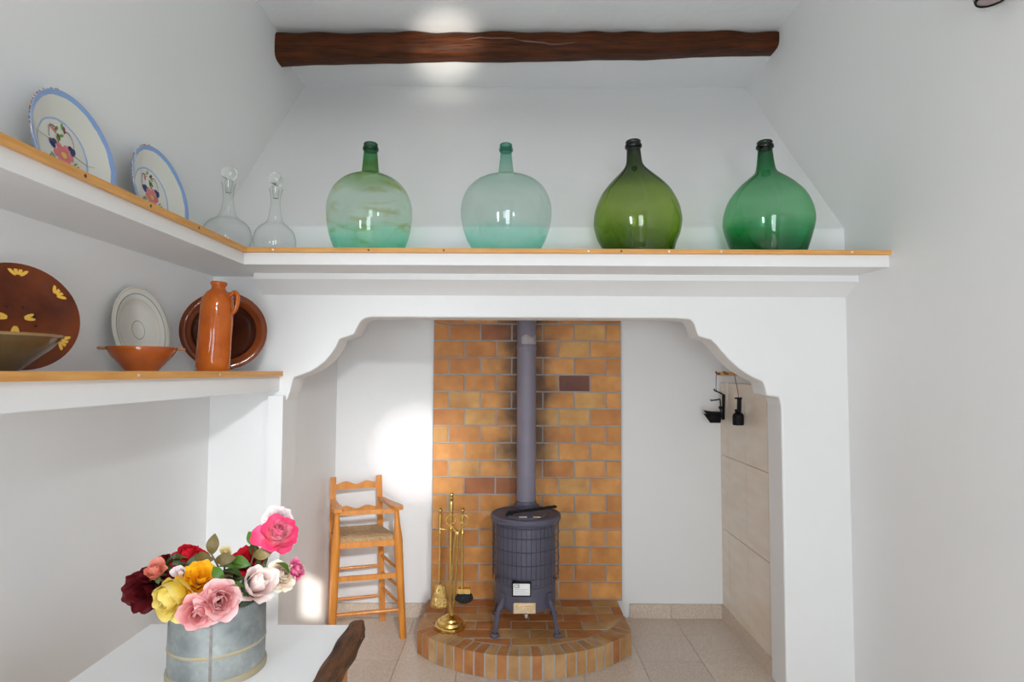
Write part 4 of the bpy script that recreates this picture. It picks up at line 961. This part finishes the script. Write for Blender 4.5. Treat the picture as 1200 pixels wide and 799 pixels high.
R3(182, 669, 1.765, 13, -.3, .8, [OR_, OR_, OR_], 'peach and orange rose tucked behind the dark maroon rose', 'bud', 12, [(px(194, 665, 1.84), (.5, 0, .35), .07, 1)])
R3(193, 655, 1.85, 8, -.2, .8, DK, 'tiny dark maroon bud peeping out behind the peach rose', 'small', 13)
R3(220, 651, 1.88, 19, -.1, 1.4, RED, 'red rose standing above the golden rose', 'open', 14, [(px(232, 655, 1.86), (.1, 0, -1), .05, 2), (px(205, 668, 1.87), (-1, 0, .2), .055, 0), (px(226, 672, 1.85), (.6, -.3, .4), .06, 0)])
R3(202, 696, 1.72, 28, -.55, -.40, LEM, 'lemon yellow rose drooping over the left bucket rim', 'bud', 15, (), .7)
R3(236, 677, 1.76, 20, .15, .45, GOLD, 'golden yellow ruffled rose above the pink roses', 'loose', 16, [(px(248, 690, 1.78), (.8, -.2, .5), .08, 3), (px(250, 668, 1.82), (.9, 0, .2), .07, 2)])
R3(258, 704, 1.70, 22, .10, -.10, LPK, 'light pink rose with swirled heart hanging over the bucket front', 'open', 17, [(px(262, 690, 1.74), (.9, -.1, .3), .06, 2)])
R3(233, 718, 1.68, 19, -.15, -.45, PNK, 'salmon pink rose hanging lowest on the bucket front', 'open', 18)
R3(302, 684, 1.78, 24, .45, .35, BLU, 'large blush white rose over the right bucket rim', 'bud', 19, [(px(290, 698, 1.76), (-.9, -.2, -.1), .06, 2), (px(283, 676, 1.8), (-.8, 0, .3), .07, 0)])
R3(331, 674, 1.84, 16, .35, .15, CRM, 'cream rose with a green leaf across it at the right side', 'open', 20, [(px(323, 660, 1.79), (.8, 0, -.35), .05, 2)])
R3(325, 624, 1.86, 20, .12, .55, [HP2, HP2, HP2, HPK, HPK], 'hot pink rose standing tallest in the bouquet', 'open', 21, [(px(309, 645, 1.86), (-.3, 0, .9), .04, 0), (px(300, 655, 1.86), (-.2, 0, 1), .055, 2)])
R3(326, 607, 1.93, 15, .05, .75, WHT, 'pale pink rose just behind the tallest hot pink rose', 'open', 22)
R3(347, 668, 1.86, 12, .75, .20, MAG, 'magenta rose at the far right tip of the bouquet', 'bud', 23)
R3(289, 654, 1.92, 15, -.3, .6, RED, 'red rose half hidden by leaves below the hot pink rose', 'loose', 24, [(px(295, 650, 1.88), (.2, 0, .9), .055, 2), (px(300, 665, 1.87), (.5, -.1, .6), .06, 1), (px(290, 670, 1.86), (-.5, -.2, .5), .06, 0), (px(306, 664, 1.86), (.1, 0, .9), .055, 0)])
R3(265, 646, 1.86, 8, .1, .6, CB, 'small pale cream rosebud on an upright stem', 'small', 25)
R3(212, 671, 1.765, 10, -.1, .5, WHT, 'small whitish pink rose squeezed between the red and lemon roses', 'small', 26)
# loose leafy sprigs
def sprig(c0, pts, leaves, label):
    o = thing('rose_sprig', label, 'sprig', c0, 'leafy rose sprigs in the bucket')
    MB().tube(smooth_pts(pts, 4), .0026, 6).build('stem', STEMM, o)
    for (lp, d, ln, i, u_) in leaves: add_leaf(o, lp, d, ln, i, u_)
tc_ = (.35, -1, .25)
sprig(px(262, 700, 1.85), [px(266, 735, 1.85), px(263, 690, 1.84), px(256, 665, 1.83), px(248, 650, 1.83)],
      [(px(248, 650, 1.83), (.10, 0, 1), .060, 1, tc_), (px(250, 656, 1.83), (-1, 0, .15), .062, 1, tc_), (px(252, 656, 1.83), (1, 0, .1), .058, 1, tc_), (px(256, 668, 1.83), (-.8, 0, -.5), .06, 3, tc_), (px(258, 670, 1.83), (.9, 0, -.4), .062, 1, tc_)], 'olive leafed sprig with one upright leaf at the bouquet centre')
sprig(px(225, 700, 1.86), [px(250, 735, 1.85), px(235, 690, 1.86), px(215, 672, 1.86), px(197, 668, 1.86)],
      [(px(197, 668, 1.86), (.4, 0, .75), .055, 0, tc_), (px(200, 668, 1.86), (-1, 0, -.1), .06, 1, tc_), (px(212, 672, 1.85), (-.2, 0, 1), .06, 0, tc_), (px(222, 675, 1.84), (.3, 0, 1), .065, 0, tc_), (px(230, 690, 1.80), (.6, 0, .5), .06, 3, tc_)], 'grey-green leafed sprig behind the lemon and golden roses')
sprig(px(290, 700, 1.83), [px(280, 735, 1.84), px(284, 695, 1.83), px(292, 668, 1.84), px(300, 640, 1.86)],
      [(px(300, 640, 1.86), (-.5, 0, .9), .05, 2, tc_), (px(297, 652, 1.85), (.9, 0, .3), .06, 1, tc_), (px(293, 662, 1.85), (-1, 0, .3), .062, 2, tc_), (px(292, 670, 1.84), (.9, 0, .1), .06, 0, tc_), (px(286, 686, 1.83), (-1, 0, .3), .065, 3, tc_), (px(284, 692, 1.81), (1, 0, .2), .065, 3, tc_)], 'bright green leafed sprig under the hot pink rose')
sprig(px(270, 705, 1.80), [px(270, 735, 1.82), px(270, 700, 1.78), px(268, 688, 1.77), px(262, 678, 1.76)],
      [(px(262, 680, 1.76), (-.6, 0, .7), .05, 2, tc_), (px(266, 688, 1.76), (-1, 0, .1), .07, 3, tc_), (px(270, 690, 1.77), (.9, 0, .4), .07, 3, tc_), (px(270, 700, 1.77), (.8, 0, -.1), .07, 3, tc_), (px(262, 694, 1.78), (-.8, 0, -.3), .075, 3, tc_), (px(240, 700, 1.78), (-.8, 0, .2), .07, 3, tc_)], 'dark leafed sprig in the shadow between the pink roses')
